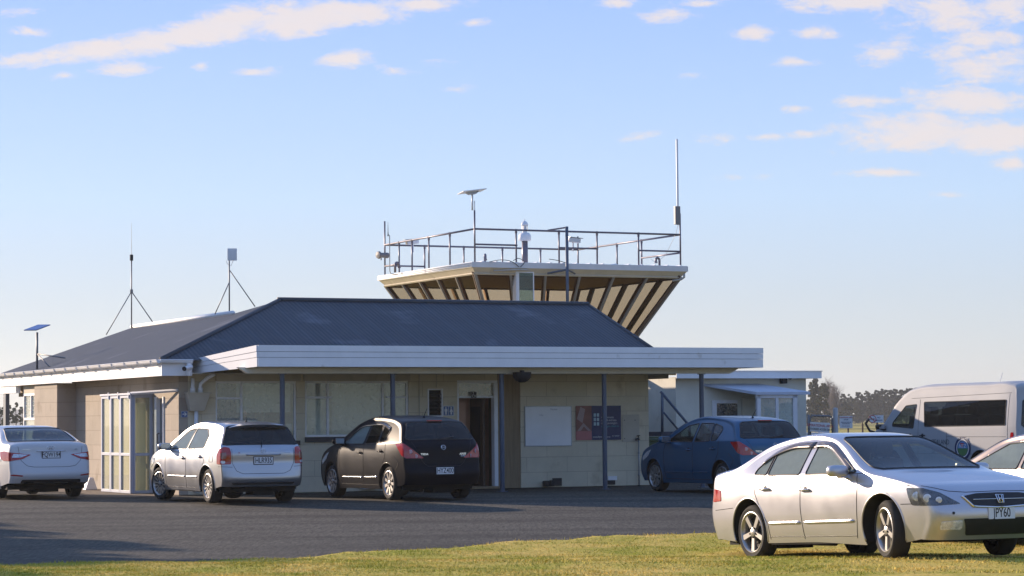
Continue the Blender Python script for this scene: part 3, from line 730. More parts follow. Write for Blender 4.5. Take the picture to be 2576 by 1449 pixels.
def hatch_common(): pass
def car_corolla():
    d = dict(wb=2.6, w=.848, R=.31, ra=.368, rim=.218, arch_up=.015, farside=-1, spokes=14, spokew=.024, steer=12, kf=4, kr=12, x1=1.0, x0=-1.1, tf=.15, tr=.10, tum=.50, tcur=.30,
        belt=[(-2.1, 1.0), (.9, .93), (2.2, .84)], shoulder=.04, paint=P_SILVER,
        C=[(1.98, .20), (2.12, .40), (2.10, .58), (2.05, .68), (1.96, .77), (1.6, .91), (1.2, 1.0), (1.0, 1.04), (.25, 1.385), (-.2, 1.465), (-.9, 1.462), (-1.45, 1.43), (-1.70, 1.39), (-1.91, 1.05), (-2.0, .96), (-2.02, .72), (-2.04, .56), (-2.05, .42), (-2.0, .30)],
        E=[(1.76, .22), (1.88, .40), (1.87, .56), (1.82, .66), (1.74, .75), (1.45, .86), (1.1, .925), (.9, .955), (.12, 1.335), (-.25, 1.395), (-.9, 1.388), (-1.38, 1.34), (-1.58, 1.28), (-1.80, 1.0), (-1.86, .92), (-1.88, .72), (-1.90, .56), (-1.91, .42), (-1.87, .31)],
        nk=[3]*4+[3.5, 4, 4, 4, 4.5, 4.5, 4.5, 4.5, 4.2, 4, 4, 4, 4, 3.5, 3],
        B=[(1.76, .22), (1.5, .21), (0, .22), (-1.5, .25), (-1.87, .31)],
        glass=[([(.74, .965), (.10, 1.30), (-.22, 1.335), (-.22, .965)], 'carglasslight'), ([(-.29, .968), (-.29, 1.335), (-.85, 1.325), (-1.08, 1.22), (-1.12, .985)], 'carglasslight')],
        wglass=[(7.08, 7.93, .92, .92, .12), (12.02, 13.02, .93, .955, .08)], wnames=['windscreen', 'rear_window'], wmats=['carglass', 'carglassdark'],
        doors=[[(.80, .94), (.86, .8), (.84, .4), (.80, .26)], [(-.25, .95), (-.27, .6), (-.25, .26)], [(-1.18, .98), (-1.2, .75), (-1.0, .5), (-.92, .26)], [(.80, .27), (-.93, .27)], [(-1.45, .88), (-1.6, .88), (-1.6, .74), (-1.45, .74), (-1.45, .88)]],
        rearlines=[[(-.60, .97), (-.60, .72), (-.52, .58), (-.40, .53), (.40, .53), (.52, .58), (.60, .72), (.60, .97)], [(-.80, .66), (-.6, .65)], [(.80, .66), (.6, .65)]],
        handles=[(-.10, .80), (-1.0, .83)], mirror=(.62, .97), seatz=.56, dash=(.62, 1.0, .98), shelf=(-1.75, -1.15, .98), mirrormat=P_SILVER)
    T = pose(-5.553, 47.24, 117.8, 0, 0, (1.012, 1.012, 1.035))
    c = Car('parked_car', 'silver hatchback with roof spoiler parked by the building, its plate reads HLR935', 'car', d, T)
    c.molding([(.74, -.22, .47, .47), (-.29, -.86, .47, .47)], .014)
    for sg in (1, -1):
        def view(a, b, sg=sg):
            dirn = Vector((1, -sg*.55, 0)).normalized(); perp = Vector((-dirn.y, dirn.x, 0))*sg
            o = Vector((-1.9, sg*.68, 0))-dirn*2+perp*a; return (o.x, o.y, b), dirn
        o = c.decal('taillight', [(-.10, .70), (.165, .70), (.17, .86), (.12, .97), (.02, 1.005), (-.07, .985), (-.105, .90)], view, M['red'], .010, step=.03)
        m = MB(); p = c.onto((.035, .745), view, .014)
        dirn = Vector((1, -sg*.55, 0)).normalized(); zax = -dirn; xax = Vector((0, 0, 1)).cross(zax).normalized(); TT = face_T(Vector(p), xax, zax.cross(xax))
        c.decal('reverse_lamp', [(.0, .715), (.08, .715), (.08, .765), (.0, .765)], view, M['lampclear'], .013, step=.03, parent=o)
        m = MB(); p = c.onto((.03, .87), view, .012); TT.translation = Vector(p); c.decal('indicator_lamp', [(-.02, .80), (.08, .80), (.08, .90), (-.02, .91)], view, LAMPAMB, .013, step=.03, parent=o)
        hv = 'left' if sg > 0 else 'right'
        c.decal('headlight', [(1.83, .60), (1.55, .70), (1.50, .80), (1.74, .77), (1.85, .68)], hv, M['lampclear'], .005, step=.04)
    c.plate('HLR935', 'rear', .0, .76, surround=True)
    Tb = c.Tat('rear', 0, .93)
    emb(c, Tb, [(ellipse(.052, .036), True), (ellipse(.018, .034), True), ([(.036*math.cos(a), .012+.012*math.sin(a), .002) for a in np.linspace(0, 2*math.pi, 16, endpoint=False)], True)], .005)
    c.badge('RUNX', 'rear', -.47, .90, .035, M['chrome'], 1.2)
    c.badge('X', 'rear', .47, .90, .04, M['red'], 1.5)
    b = MB(); b.tube([c.onto((y, .865), 'rear', .012) for y in np.linspace(-.33, .33, 12)], .016, 8); b.build('tailgate_handle', P_SILVER, c.root, smooth=True)
    c.decal('bumper_insert', [(-.62, .375), (.62, .375), (.58, .335), (-.58, .335)], 'rear', M['plastic'], .004, step=.05)
    # spoiler
    sp = MB(); ys = np.linspace(-.56, .56, 15); A = []; Bq = []; Cq = []
    for y in ys:
        k = (abs(y)/.56)**3; A.append((-1.50, y, 1.432-.05*k)); Bq.append((-1.86+.06*k, y, 1.395-.045*k)); Cq.append((-1.76, y*.97, 1.35-.05*k))
    n = len(ys); sp.add(A+Bq+Cq, [(i, i+1, n+i+1, n+i) for i in range(n-1)]+[(n+i, n+i+1, 2*n+i+1, 2*n+i) for i in range(n-1)]+[(0, n, 2*n), (n-1, 3*n-1, 2*n-1)])
    sp.build('roof_spoiler', P_SILVER, c.root, smooth=40)
    wiper(c, 'rear', .02, .99, -.03, 1.10); aerial(c, -1.3, .05, .05, .20)
    s = MB(); s.box(-1.92, -1.85, -.09, .09, .98, 1.0); 
    return c
LAMPAMB = mat('amber_grey_lamp', (.30, .13, .10), .15, .2, coat=.8)

def tiida(label, P, T, text=None, tinted='carglassdark', badge=False):
    d = dict(wb=2.6, w=.848, R=.31, ra=.362, rim=.222, spokes=9, spokew=.058, kf=4, kr=12, x1=1.0, x0=-1.1, tf=.16, tr=.10, tum=.45, tcur=.30,
        belt=[(-2.1, 1.06), (-1.0, 1.03), (.9, .98), (2.2, .86)], shoulder=.04, paint=P,
        C=[(1.98, .20), (2.11, .40), (2.10, .58), (2.06, .70), (1.98, .79), (1.6, .95), (1.25, 1.04), (1.08, 1.09), (.32, 1.44), (-.12, 1.530), (-.8, 1.528), (-1.4, 1.475), (-1.60, 1.44), (-1.90, 1.10), (-2.0, .98), (-2.02, .80), (-2.04, .62), (-2.08, .50), (-2.02, .28)],
        E=[(1.72, .22), (1.86, .40), (1.86, .56), (1.80, .68), (1.72, .77), (1.45, .90), (1.12, .975), (.95, 1.01), (.20, 1.385), (-.2, 1.458), (-.8, 1.448), (-1.3, 1.385), (-1.46, 1.33), (-1.74, 1.06), (-1.84, .95), (-1.87, .78), (-1.89, .62), (-1.93, .50), (-1.89, .29)],
        nk=[3]*4+[3.5, 4, 4, 4, 4.5, 4.5, 4.5, 4.5, 4.2, 4, 4, 4, 4, 3.5, 3],
        B=[(1.72, .22), (1.5, .20), (0, .20), (-1.5, .23), (-1.89, .29)],
        glass=[([(.80, 1.02), (.18, 1.345), (-.20, 1.395), (-.20, 1.02)], 'carglasslight' if badge else 'carglass'), ([(-.28, 1.022), (-.28, 1.395), (-.78, 1.392), (-.86, 1.04)], 'carglassdark' if badge else 'carglassmid'), ([(-.90, 1.045), (-.83, 1.388), (-1.14, 1.325), (-1.20, 1.26), (-1.10, 1.06)], 'carglassdark' if badge else 'carglassmid')],
        wglass=[(7.08, 7.93, .92, .92, .12), (12.10, 13.0, .86, .92, .12)], wnames=['windscreen', 'rear_window'], wmats=['carglass', tinted],
        doors=[[(.84, 1.0), (.88, .8), (.84, .4), (.80, .26)], [(-.24, 1.0), (-.26, .6), (-.24, .26)], [(-1.2, 1.05), (-1.22, .8), (-1.02, .5), (-.92, .26)], [(.80, .27), (-.93, .27)], [(-1.58, .80), (-1.75, .68), (-1.62, .50)]],
        rearlines=[[(-.62, 1.06), (-.50, .80), (-.42, .68), (-.34, .62), (.34, .62), (.42, .68), (.50, .80), (.62, 1.06)]],
        handles=[(-.10, .86), (-1.02, .89)], mirror=(.68, 1.03), seatz=.60, dash=(.68, 1.05, 1.03), shelf=(-1.7, -1.15, 1.02))
    c = Car('parked_car', label, 'car', d, T)
    c.molding([(.76, -.21, .40, .41), (-.27, -.86, .41, .42)], .012, M['chrome'] if badge else P)
    for sg in (1, -1):
        def view(a, b, sg=sg):
            dirn = Vector((1, -sg*.75, 0)).normalized(); perp = Vector((-dirn.y, dirn.x, 0))*sg
            o = Vector((-1.88, sg*.66, 0))-dirn*2+perp*a; return (o.x, o.y, b), dirn
        o = c.decal('taillight', [(-.28, .765), (.02, .765), (.12, .82), (.20, .93), (.27, 1.025), (.08, 1.03), (-.08, .93)], view, M['red'], .012, step=.03)
        for a, b, r in ((-.05, .885, .038), (-.145, .80, .034)):
            p = c.onto((a, b), view, .016)
            dirn = Vector((1, -sg*.75, 0)).normalized(); zax = -dirn; xax = Vector((0, 0, 1)).cross(zax).normalized(); TT = face_T(Vector(p), xax, zax.cross(xax))
            m = MB(); m.lathe([(r, 0), (r*.85, .005), (r*.6, .002), (0, .004)], axis='z', n=18, T=TT); m.build('reverse_lamp', PINKL, o, smooth=True)
        hv = 'left' if sg > 0 else 'right'
        c.decal('headlight', [(1.82, .62), (1.55, .72), (1.42, .86), (1.66, .80), (1.82, .70)], hv, M['lampclear'], .005, step=.04)
    b = MB(); b.box(-1.665, -1.61, -.15, .15, 1.432, 1.452, bev=.006); b.build('brake_lamp', M['red'], c.root)
    if text: c.plate(text, 'rear', 0, .535)
    Tb = c.Tat('rear', 0, .955)
    emb(c, Tb, [(ellipse(.045, .040), True), ([(-.055, 0, .004), (.055, 0, .004)], False)], .006)
    c.badge('TIIDA', 'rear', .40, .835, .05, M['chrome'], 1.25, bold=.001)
    if badge:
        c.badge('AXIS', 'rear', -.40, .835, .05, M['chrome'], 1.3, bold=.001, shear=.3); c.badge('AUTECH', 'rear', -.42, .795, .025, M['chrome'], 1.3)
    wiper(c, 'rear', .05, 1.09, -.28, 1.14); aerial(c, -1.2, .0, -.13, .13)
    if badge:
        for sgn in (1, -1):
            seg = [(.60, 1.14), (.20, 1.375), (-.25, 1.425), (-.80, 1.415), (-1.18, 1.33)]; q = herm(seg, np.linspace(0, 4, 26)); n = len(q)
            inn = [(x, sgn*(float(c.S.W(x, z))+.004), z) for x, z in q]; out = [(x-.01, sgn*(float(c.S.W(x, z-.06))+.03), z-.06) for x, z in q]
            m = MB(); m.add(inn+out, [(i, i+1, n+i+1, n+i) for i in range(n-1)]); o = m.build('window_visor', VISOR2, c.root, smooth=True)
            so = o.modifiers.new('thick', 'SOLIDIFY'); so.thickness = .004
    return c
VISOR2 = mat('black_visor', (.02, .02, .03), .12, .1, coat=.9)
PINKL = mat('pink_clear_lamp', (.60, .38, .42), .15, .4, coat=.9)

def sedan2(label, P, T, rear=True):
    d = dict(wb=2.795, w=.917, R=.325, ra=.385, rim=.235, spokes=10, spokew=.035, kf=4, kr=13, x1=1.1, x0=-1.2, tf=.14, tr=.15, tum=.62, tcur=.25,
        belt=[(-2.5, 1.05), (-1.6, 1.04), (.9, .96), (2.4, .84)], shoulder=.05, paint=P, crease=(.80, .008),
        C=[(2.22, .20), (2.37, .42), (2.36, .60), (2.30, .70), (2.20, .77), (1.85, .90), (1.35, .99), (1.05, 1.03), (.25, 1.40), (-.20, 1.468), (-.80, 1.445), (-1.15, 1.385), (-1.85, 1.155), (-2.12, 1.14), (-2.32, 1.115), (-2.36, .90), (-2.43, .64), (-2.45, .45), (-2.36, .32)],
        E=[(1.95, .22), (2.08, .42), (2.08, .58), (2.0, .68), (1.92, .75), (1.66, .86), (1.25, .93), (.95, .965), (.15, 1.345), (-.25, 1.395), (-.80, 1.365), (-1.15, 1.285), (-1.84, 1.055), (-2.05, 1.04), (-2.14, 1.00), (-2.18, .86), (-2.22, .64), (-2.23, .45), (-2.16, .32)],
        nk=[3]*4+[3.5, 4, 4, 4, 4.5, 4.5, 4.5, 4.2, 4.0, 3.5, 3.2, 3.2, 3, 3, 3],
        B=[(1.95, .22), (1.75, .20), (0, .215), (-1.75, .25), (-2.16, .32)],
        glass=[([(.78, .985), (.12, 1.318), (-.25, 1.345), (-.25, .995)], 'carglasslight'), ([(-.33, .998), (-.33, 1.345), (-.78, 1.325), (-1.15, 1.22), (-1.42, 1.07), (-1.30, 1.03)], 'carglasslight')],
        wglass=[(7.08, 7.93, .93, .93, .12), (10.55, 12.0, .86, .84, .10)], wnames=['windscreen', 'rear_window'], wmats=['carglass', 'carglassmid'],
        doors=[[(.86, .95), (.90, .80), (.86, .42), (.80, .24)], [(-.29, .98), (-.30, .6), (-.27, .24)], [(-1.2, 1.0), (-1.22, .80), (-1.10, .62), (-.95, .42), (-.93, .24)], [(.83, .255), (-.95, .26)]],
        rearlines=[[(-.66, 1.05), (-.62, .78), (-.5, .665), (-.35, .64), (.35, .64), (.5, .665), (.62, .78), (.66, 1.05)]] if rear else [],
        handles=[(-.12, .84), (-.98, .88)], mirror=(.64, .99), seatz=.56, dash=(.66, 1.0, .98), shelf=(-1.75, -1.15, 1.04))
    c = Car('parked_car', label, 'car', d, T)
    if rear:
        for sg in (1, -1):
            def view(a, b, sg=sg):
                dirn = Vector((1, -sg*.75, 0)).normalized(); perp = Vector((-dirn.y, dirn.x, 0))*sg
                o = Vector((-2.1, sg*.66, 0))-dirn*2+perp*a; return (o.x, o.y, b), dirn
            o = c.decal('taillight', [(-.36, .885), (-.22, .80), (.0, .76), (.22, .765), (.32, .82), (.35, .94), (.22, .955), (.0, .935)], view, M['red'], .008, step=.03)
            lamp = c.decal('reverse_lamp', [(-.31, .885), (-.18, .83), (-.02, .83), (-.05, .905)], view, M['lampclear'], .012, step=.03, parent=o)
            c.decal('bumper_reflector', [(sg*.82, .475), (sg*.60, .455), (sg*.58, .475), (sg*.78, .50)], 'rear', M['red'], .006, step=.03)
            c.decal('exhaust_cutout', [(sg*.45+a, b) for a, b in ((-.11, .28), (.11, .28), (.09, .36), (0, .385), (-.09, .36))], 'rear', M['under'], .004, step=.04)
        c.plate('FQW194', 'rear', 0, .88, surround=True)
        Tb = c.Tat('rear', 0, 1.015)
        emb(c, Tb, [(ellipse(.07, .035), True), ([(-.03, -.024, .003), (-.012, .026, .003)], False), ([(.012, -.026, .003), (.03, .024, .003)], False), ([(-.018, -.004, .003), (.018, .006, .003)], False)], .006)
        b = MB(); b.tube([c.onto((y, .955), 'rear', .006) for y in np.linspace(-.30, .30, 12)], .010, 6); b.build('boot_trim', M['chrome'], c.root, smooth=True)
        c.badge('SONATA', 'rear', .50, .985, .032, M['chrome'], 1.3); c.badge('i45', 'rear', -.52, .985, .04, M['chrome'], 1.2)
        # black lower valance
        c.decal('rear_valance', [(-.60, .39), (.60, .39), (.62, .325), (-.62, .325)], 'rear', M['plastic'], .004, step=.06)
    return c

def van():
    d = dict(wb=3.11, w=.94, R=.33, ra=.385, rim=.2, spokes=8, spokew=.05, kf=4, kr=15, x1=1.9, x0=-2.2, tf=.09, tr=.05, tum=.10, tcur=.10, van=True, nx=260, nz=90,
        belt=[(-2.8, 1.25), (2.7, 1.15)], shoulder=.012, paint=P_VAN,
        C=[(2.50, .22), (2.60, .45), (2.59, .70), (2.55, .85), (2.48, .98), (2.32, 1.12), (2.18, 1.20), (2.05, 1.27), (1.42, 1.93), (1.12, 2.15), (.72, 2.25), (.1, 2.278), (-.6, 2.285), (-1.6, 2.285), (-2.45, 2.27), (-2.64, 2.22), (-2.70, 1.95), (-2.76, 1.2), (-2.78, .75), (-2.78, .5), (-2.70, .24)],
        E=[(2.28, .24), (2.40, .45), (2.40, .68), (2.37, .83), (2.30, .95), (2.16, 1.07), (2.02, 1.15), (1.88, 1.22), (1.24, 1.86), (.94, 2.04), (.54, 2.125), (-.05, 2.15), (-.6, 2.16), (-1.6, 2.158), (-2.42, 2.15), (-2.58, 2.10), (-2.63, 1.9), (-2.68, 1.2), (-2.70, .75), (-2.70, .5), (-2.62, .26)],
        nk=[3]*4+[3.5, 4, 4, 4, 4, 3.6, 3.4, 3.4, 3.4, 3.4, 3.4, 3.5, 4.5, 4.5, 4.5, 4, 3],
        B=[(2.28, .24), (2.0, .22), (0, .24), (-2.2, .24), (-2.62, .26)],
        glass=[([(1.52, 1.27), (1.50, 1.36), (1.08, 1.76), (.70, 1.79), (.76, 1.22)], 'carglass'), ([(.36, 1.26), (.44, 1.84), (-2.36, 1.86), (-2.38, 1.28)], 'carglassdark')],
        wglass=[(7.1, 7.93, .93, .93, .1), (16.1, 16.95, .82, .86, .1)], wnames=['windscreen', 'rear_window'], wmats=['carglass', 'carglassdark'],
        doors=[[(1.80, 1.2), (1.98, .8), (1.94, .4)], [(.58, 1.9), (.58, .30)], [(-.42, 1.12), (-.42, .28)], [(-.42, 1.02), (-2.4, 1.02)], [(.9, 1.93), (-2.5, 2.02)], [(-.75, 1.27), (-.75, 1.86)], [(-2.45, .5), (-2.45, 2.0)], [(.9, .62), (-2.4, .62)]],
        handles=[(.85, 1.05), (.42, 1.05)], handlemat=M['plastic'], mirror=(1.78, 1.22), mirrormat=M['plastic'], seatz=.85, dash=(1.75, 2.1, 1.2))
    return d
# ---------------------------------------------------------------- measured points: rays of the survey camera met with real planes
CAMM = cam.matrix_world.copy(); O_ = Vector((0, 0, 1.462))
def ray_(u, v): return (CAMM.to_3x3() @ Vector(((u-1288)/6200, (724.5-v)/6200, -1)))
BT = frame((-6.9355, 51.19, 0), 25.4); BI = BT.inverted()
def FR(u, v, b):
    o = BI @ O_; d = BI.to_3x3() @ ray_(u, v); t = (b-o.y)/d.y; return o+d*t
def SD(u, v, a):
    o = BI @ O_; d = BI.to_3x3() @ ray_(u, v); t = (a-o.x)/d.x; return o+d*t
def DP(u, v, y):
    d = ray_(u, v); return O_+d*(y/d.y)
def GD(u, v, z=0.0):
    d = ray_(u, v); return O_+d*((z-O_.z)/d.z)
def PX(p):
    q = CAMM.inverted() @ Vector(p); return (1288-6200*q.x/q.z, 724.5+6200*q.y/q.z)
def BL(a, b, z=0): return BT @ Vector((a, b, z))

# ---------------------------------------------------------------- ground
def gz(y):
    return float(np.interp(y, [24, 27.5, 30.8, 34, 38, 46, 60], [-.10, -.115, -.245, -.20, -.13, 0, 0]))
EDGE = [(-14, 20.5), (-5.9, 28.4), (-3.6, 30.4), (-2.0, 31.9), (0, 34.0), (2.9, 35.85), (5.5, 37.6), (9, 40), (16, 45), (30, 55)]
def edge_y(x):
    return float(np.interp(x, [p[0] for p in EDGE], [p[1] for p in EDGE]))
def wig(x): return .16*math.sin(x*2.1)+.10*math.sin(x*5.3+1)+.06*math.sin(x*11.7+2)+.04*math.sin(x*23+.4)
def ground_mat():
    m = mat('field_turf', (.20, .17, .055), .95, var=.35, vscale=.05, bump=0)
    return m
def asphalt_mat():
    m = bpy.data.materials.new('worn_chipseal'); m.use_nodes = True; nt = m.node_tree; N = nt.nodes; Lk = nt.links; b = N['Principled BSDF']
    tc = N.new('ShaderNodeTexCoord')
    def nz(sc, det, mp=None, ro=.6):
        n = N.new('ShaderNodeTexNoise'); n.inputs['Scale'].default_value = sc; n.inputs['Detail'].default_value = det; n.inputs['Roughness'].default_value = ro
        if mp:
            q = N.new('ShaderNodeMapping'); q.inputs['Scale'].default_value = mp; q.inputs['Rotation'].default_value = (0, 0, R(-12)); Lk.new(tc.outputs['Object'], q.inputs[0]); Lk.new(q.outputs[0], n.inputs['Vector'])
        else: Lk.new(tc.outputs['Object'], n.inputs['Vector'])
        return n.outputs[0]
    def mr(s, a, c, d, e):
        n = N.new('ShaderNodeMapRange'); Lk.new(s, n.inputs[0]); n.inputs[1].default_value = a; n.inputs[2].default_value = c; n.inputs[3].default_value = d; n.inputs[4].default_value = e; return n.outputs[0]
    def mul(a, c):
        n = N.new('ShaderNodeMath'); n.operation = 'MULTIPLY'; Lk.new(a, n.inputs[0]); Lk.new(c, n.inputs[1]); return n.outputs[0]
    grain = mr(nz(24, 3, (1, .11, 1), .9), .36, .64, .52, 1.55)
    fine = mr(nz(9, 6, (1, .22, 1), .8), .3, .7, .75, 1.28)
    tracks = mr(nz(1.1, 6, (.10, 1.0, 1)), .44, .60, 1.15, .66)
    big = mr(nz(.25, 4), .3, .7, .85, 1.15)
    f = mul(mul(grain, fine), mul(tracks, big))
    mx = N.new('ShaderNodeMix'); mx.data_type = 'RGBA'; mx.blend_type = 'MULTIPLY'; mx.inputs[0].default_value = 1; mx.inputs[6].default_value = (.057, .052, .040, 1); Lk.new(f, mx.inputs[7])
    Lk.new(mx.outputs[2], b.inputs['Base Color']); b.inputs['Roughness'].default_value = .85; b.inputs['Specular IOR Level'].default_value = .3
    bp = N.new('ShaderNodeBump'); bp.inputs['Strength'].default_value = .7; bp.inputs['Distance'].default_value = .012
    Lk.new(nz(55, 6, None, .7), bp.inputs['Height']); Lk.new(bp.outputs[0], b.inputs['Normal'])
    return m
def turf_mat(name, a, c):
    m = bpy.data.materials.new(name); m.use_nodes = True; nt = m.node_tree; N = nt.nodes; Lk = nt.links; b = N['Principled BSDF']
    tc = N.new('ShaderNodeTexCoord'); n = N.new('ShaderNodeTexNoise'); n.inputs['Scale'].default_value = .55; n.inputs['Detail'].default_value = 9; n.inputs['Roughness'].default_value = .75
    Lk.new(tc.outputs['Object'], n.inputs['Vector'])
    mr = N.new('ShaderNodeMapRange'); Lk.new(n.outputs[0], mr.inputs[0]); mr.inputs[1].default_value = .38; mr.inputs[2].default_value = .60
    mx = N.new('ShaderNodeMix'); mx.data_type = 'RGBA'; Lk.new(mr.outputs[0], mx.inputs[0]); mx.inputs[6].default_value = (*a, 1); mx.inputs[7].default_value = (*c, 1)
    n2 = N.new('ShaderNodeTexNoise'); n2.inputs['Scale'].default_value = 30; n2.inputs['Detail'].default_value = 6; Lk.new(tc.outputs['Object'], n2.inputs['Vector'])
    m3 = N.new('ShaderNodeMapRange'); Lk.new(n2.outputs[0], m3.inputs[0]); m3.inputs[1].default_value = .3; m3.inputs[2].default_value = .7; m3.inputs[3].default_value = .6; m3.inputs[4].default_value = 1.35
    m4 = N.new('ShaderNodeMix'); m4.data_type = 'RGBA'; m4.blend_type = 'MULTIPLY'; m4.inputs[0].default_value = 1; Lk.new(mx.outputs[2], m4.inputs[6]); Lk.new(m3.outputs[0], m4.inputs[7])
    Lk.new(m4.outputs[2], b.inputs['Base Color']); b.inputs['Roughness'].default_value = .95; b.inputs['Specular IOR Level'].default_value = .1
    return m
def build_ground():
    # base sheet to the horizon, sloping gently like the yard
    ys = [-300, 0, 20, 24, 27.5, 29, 30.8, 32, 34, 36, 38, 42, 46, 60, 70, 300, 9000]; xs = [-6000, -300, -60, -20, 0, 20, 60, 300, 6000]
    v = [(x, y, gz(y)-.03) for y in ys for x in xs]; n = len(xs)
    f = [(j*n+i, j*n+i+1, (j+1)*n+i+1, (j+1)*n+i) for j in range(len(ys)-1) for i in range(n-1)]
    b = MB(); b.add(v, f); o = b.build('ground', FIELD, origin=(0, 0, 0)); setp(o, kind='structure')
    # asphalt yard
    b = MB(); V = []; xs = np.arange(-40, 30.01, .25)
    rows = 26
    for x in xs:
        y0 = edge_y(x)-.8; y1 = 68
        for k in range(rows):
            y = y0+(y1-y0)*(k/(rows-1))**1.3; V.append((x, y, gz(y)-.012))
    F = [(i*rows+k, (i+1)*rows+k, (i+1)*rows+k+1, i*rows+k+1) for i in range(len(xs)-1) for k in range(rows-1)]
    b.add(V, F); o = b.build('asphalt_yard', asphalt_mat(), origin=(0, 0, 0)); setp(o, kind='structure')
    # lawn sheet
    xs = np.arange(-16, 26.01, .08); rows = 30; V = []
    for x in xs:
        y1 = edge_y(x)+wig(x); y0 = 12
        for k in range(rows):
            t = k/(rows-1); y = y1+(y0-y1)*t**1.7; V.append((x, y, gz(y)+(.018 if k else -.02)+.012*math.sin(x*1.7+y*2.3)*(k > 0)))
    F = [(i*rows+k, i*rows+k+1, (i+1)*rows+k+1, (i+1)*rows+k) for i in range(len(xs)-1) for k in range(rows-1)]
    b = MB(); b.add(V, F); o = b.build('lawn', turf_mat('lawn_turf', (.34, .32, .035), (.66, .47, .12)), origin=(0, 0, 0), smooth=True); setp(o, kind='structure')
    # gravelly dirt strip along the side wall
    V = []; n_ = 60; cb_ = math.cos(R(25.4)); sb_ = math.sin(R(25.4))
    for k in range(n_):
        b_ = -.3+k*.24; w0 = -1.5-.35*math.sin(b_*1.3)-.15*math.sin(b_*4.1)
        for a_ in (w0, -.01): V.append((-6.9355+a_*cb_-b_*sb_, 51.19+a_*sb_+b_*cb_, gz(51)-.006))
    b = MB(); b.add(V, [(2*k, 2*k+1, 2*k+3, 2*k+2) for k in range(n_-1)]); o = b.build('gravel_strip', mat('brown_gravel', (.17, .125, .085), .95, var=.5, vscale=9), origin=(0, 0, 0)); setp(o, kind='structure')
    # blades
    n = 130000; x = rng.uniform(-8, 11, n); t = rng.random(n)**.8
    ey = np.interp(x, [p[0] for p in EDGE], [p[1] for p in EDGE])+.16*np.sin(x*2.1)+.10*np.sin(x*5.3+1)+.06*np.sin(x*11.7+2)+.04*np.sin(x*23+.4)
    ylo = np.maximum(24.5, np.abs(x)*2576/1288*2.2); y = ey+.04-(ey-ylo)*t
    k = y > 24; x = x[k]; y = y[k]; n = len(x); g = np.array([24, 27.5, 30.8, 34, 38, 46, 60]); gv = np.array([-.10, -.115, -.245, -.20, -.13, 0, 0])
    z = np.interp(y, g, gv)+.012+.012*np.sin(x*1.7+y*2.3)
    clump = .5+.5*np.sin(x*3.1+np.sin(y*2.2)*2)*np.sin(y*4.7+x)
    h = (.012+.020*rng.random(n))*(.7+.5*clump); edge = np.exp(-np.abs(ey-y)*4); h = h*(1+1.0*edge*rng.random(n))
    a = rng.uniform(0, math.pi, n); wd = rng.uniform(.004, .009, n); dx = np.cos(a)*wd; dy = np.sin(a)*wd; lx = rng.normal(0, .02, n); ly = rng.normal(0, .02, n)
    V = np.empty((n, 3, 3)); V[:, 0] = np.stack([x-dx, y-dy, z], 1); V[:, 1] = np.stack([x+dx, y+dy, z], 1); V[:, 2] = np.stack([x+lx, y+ly, z+h], 1)
    me = bpy.data.meshes.new('grass'); me.vertices.add(3*n); me.vertices.foreach_set('co', V.reshape(-1)); me.loops.add(3*n); me.loops.foreach_set('vertex_index', np.arange(3*n, dtype=np.int32))
    me.polygons.add(n); me.polygons.foreach_set('loop_start', np.arange(0, 3*n, 3, dtype=np.int32)); me.polygons.foreach_set('loop_total', np.full(n, 3, np.int32)); me.update(); me.validate()
    gm = turf_mat('grass_blades', (.33, .35, .03), (.82, .60, .17)); me.materials.append(gm)
    o = bpy.data.objects.new('grass', me); COL.objects.link(o); setp(o, 'short yellow green lawn grass in the foreground below the silver sedan', 'grass', kind='stuff')
FIELD = turf_mat('field_turf', (.30, .27, .06), (.52, .41, .11))
build_ground()

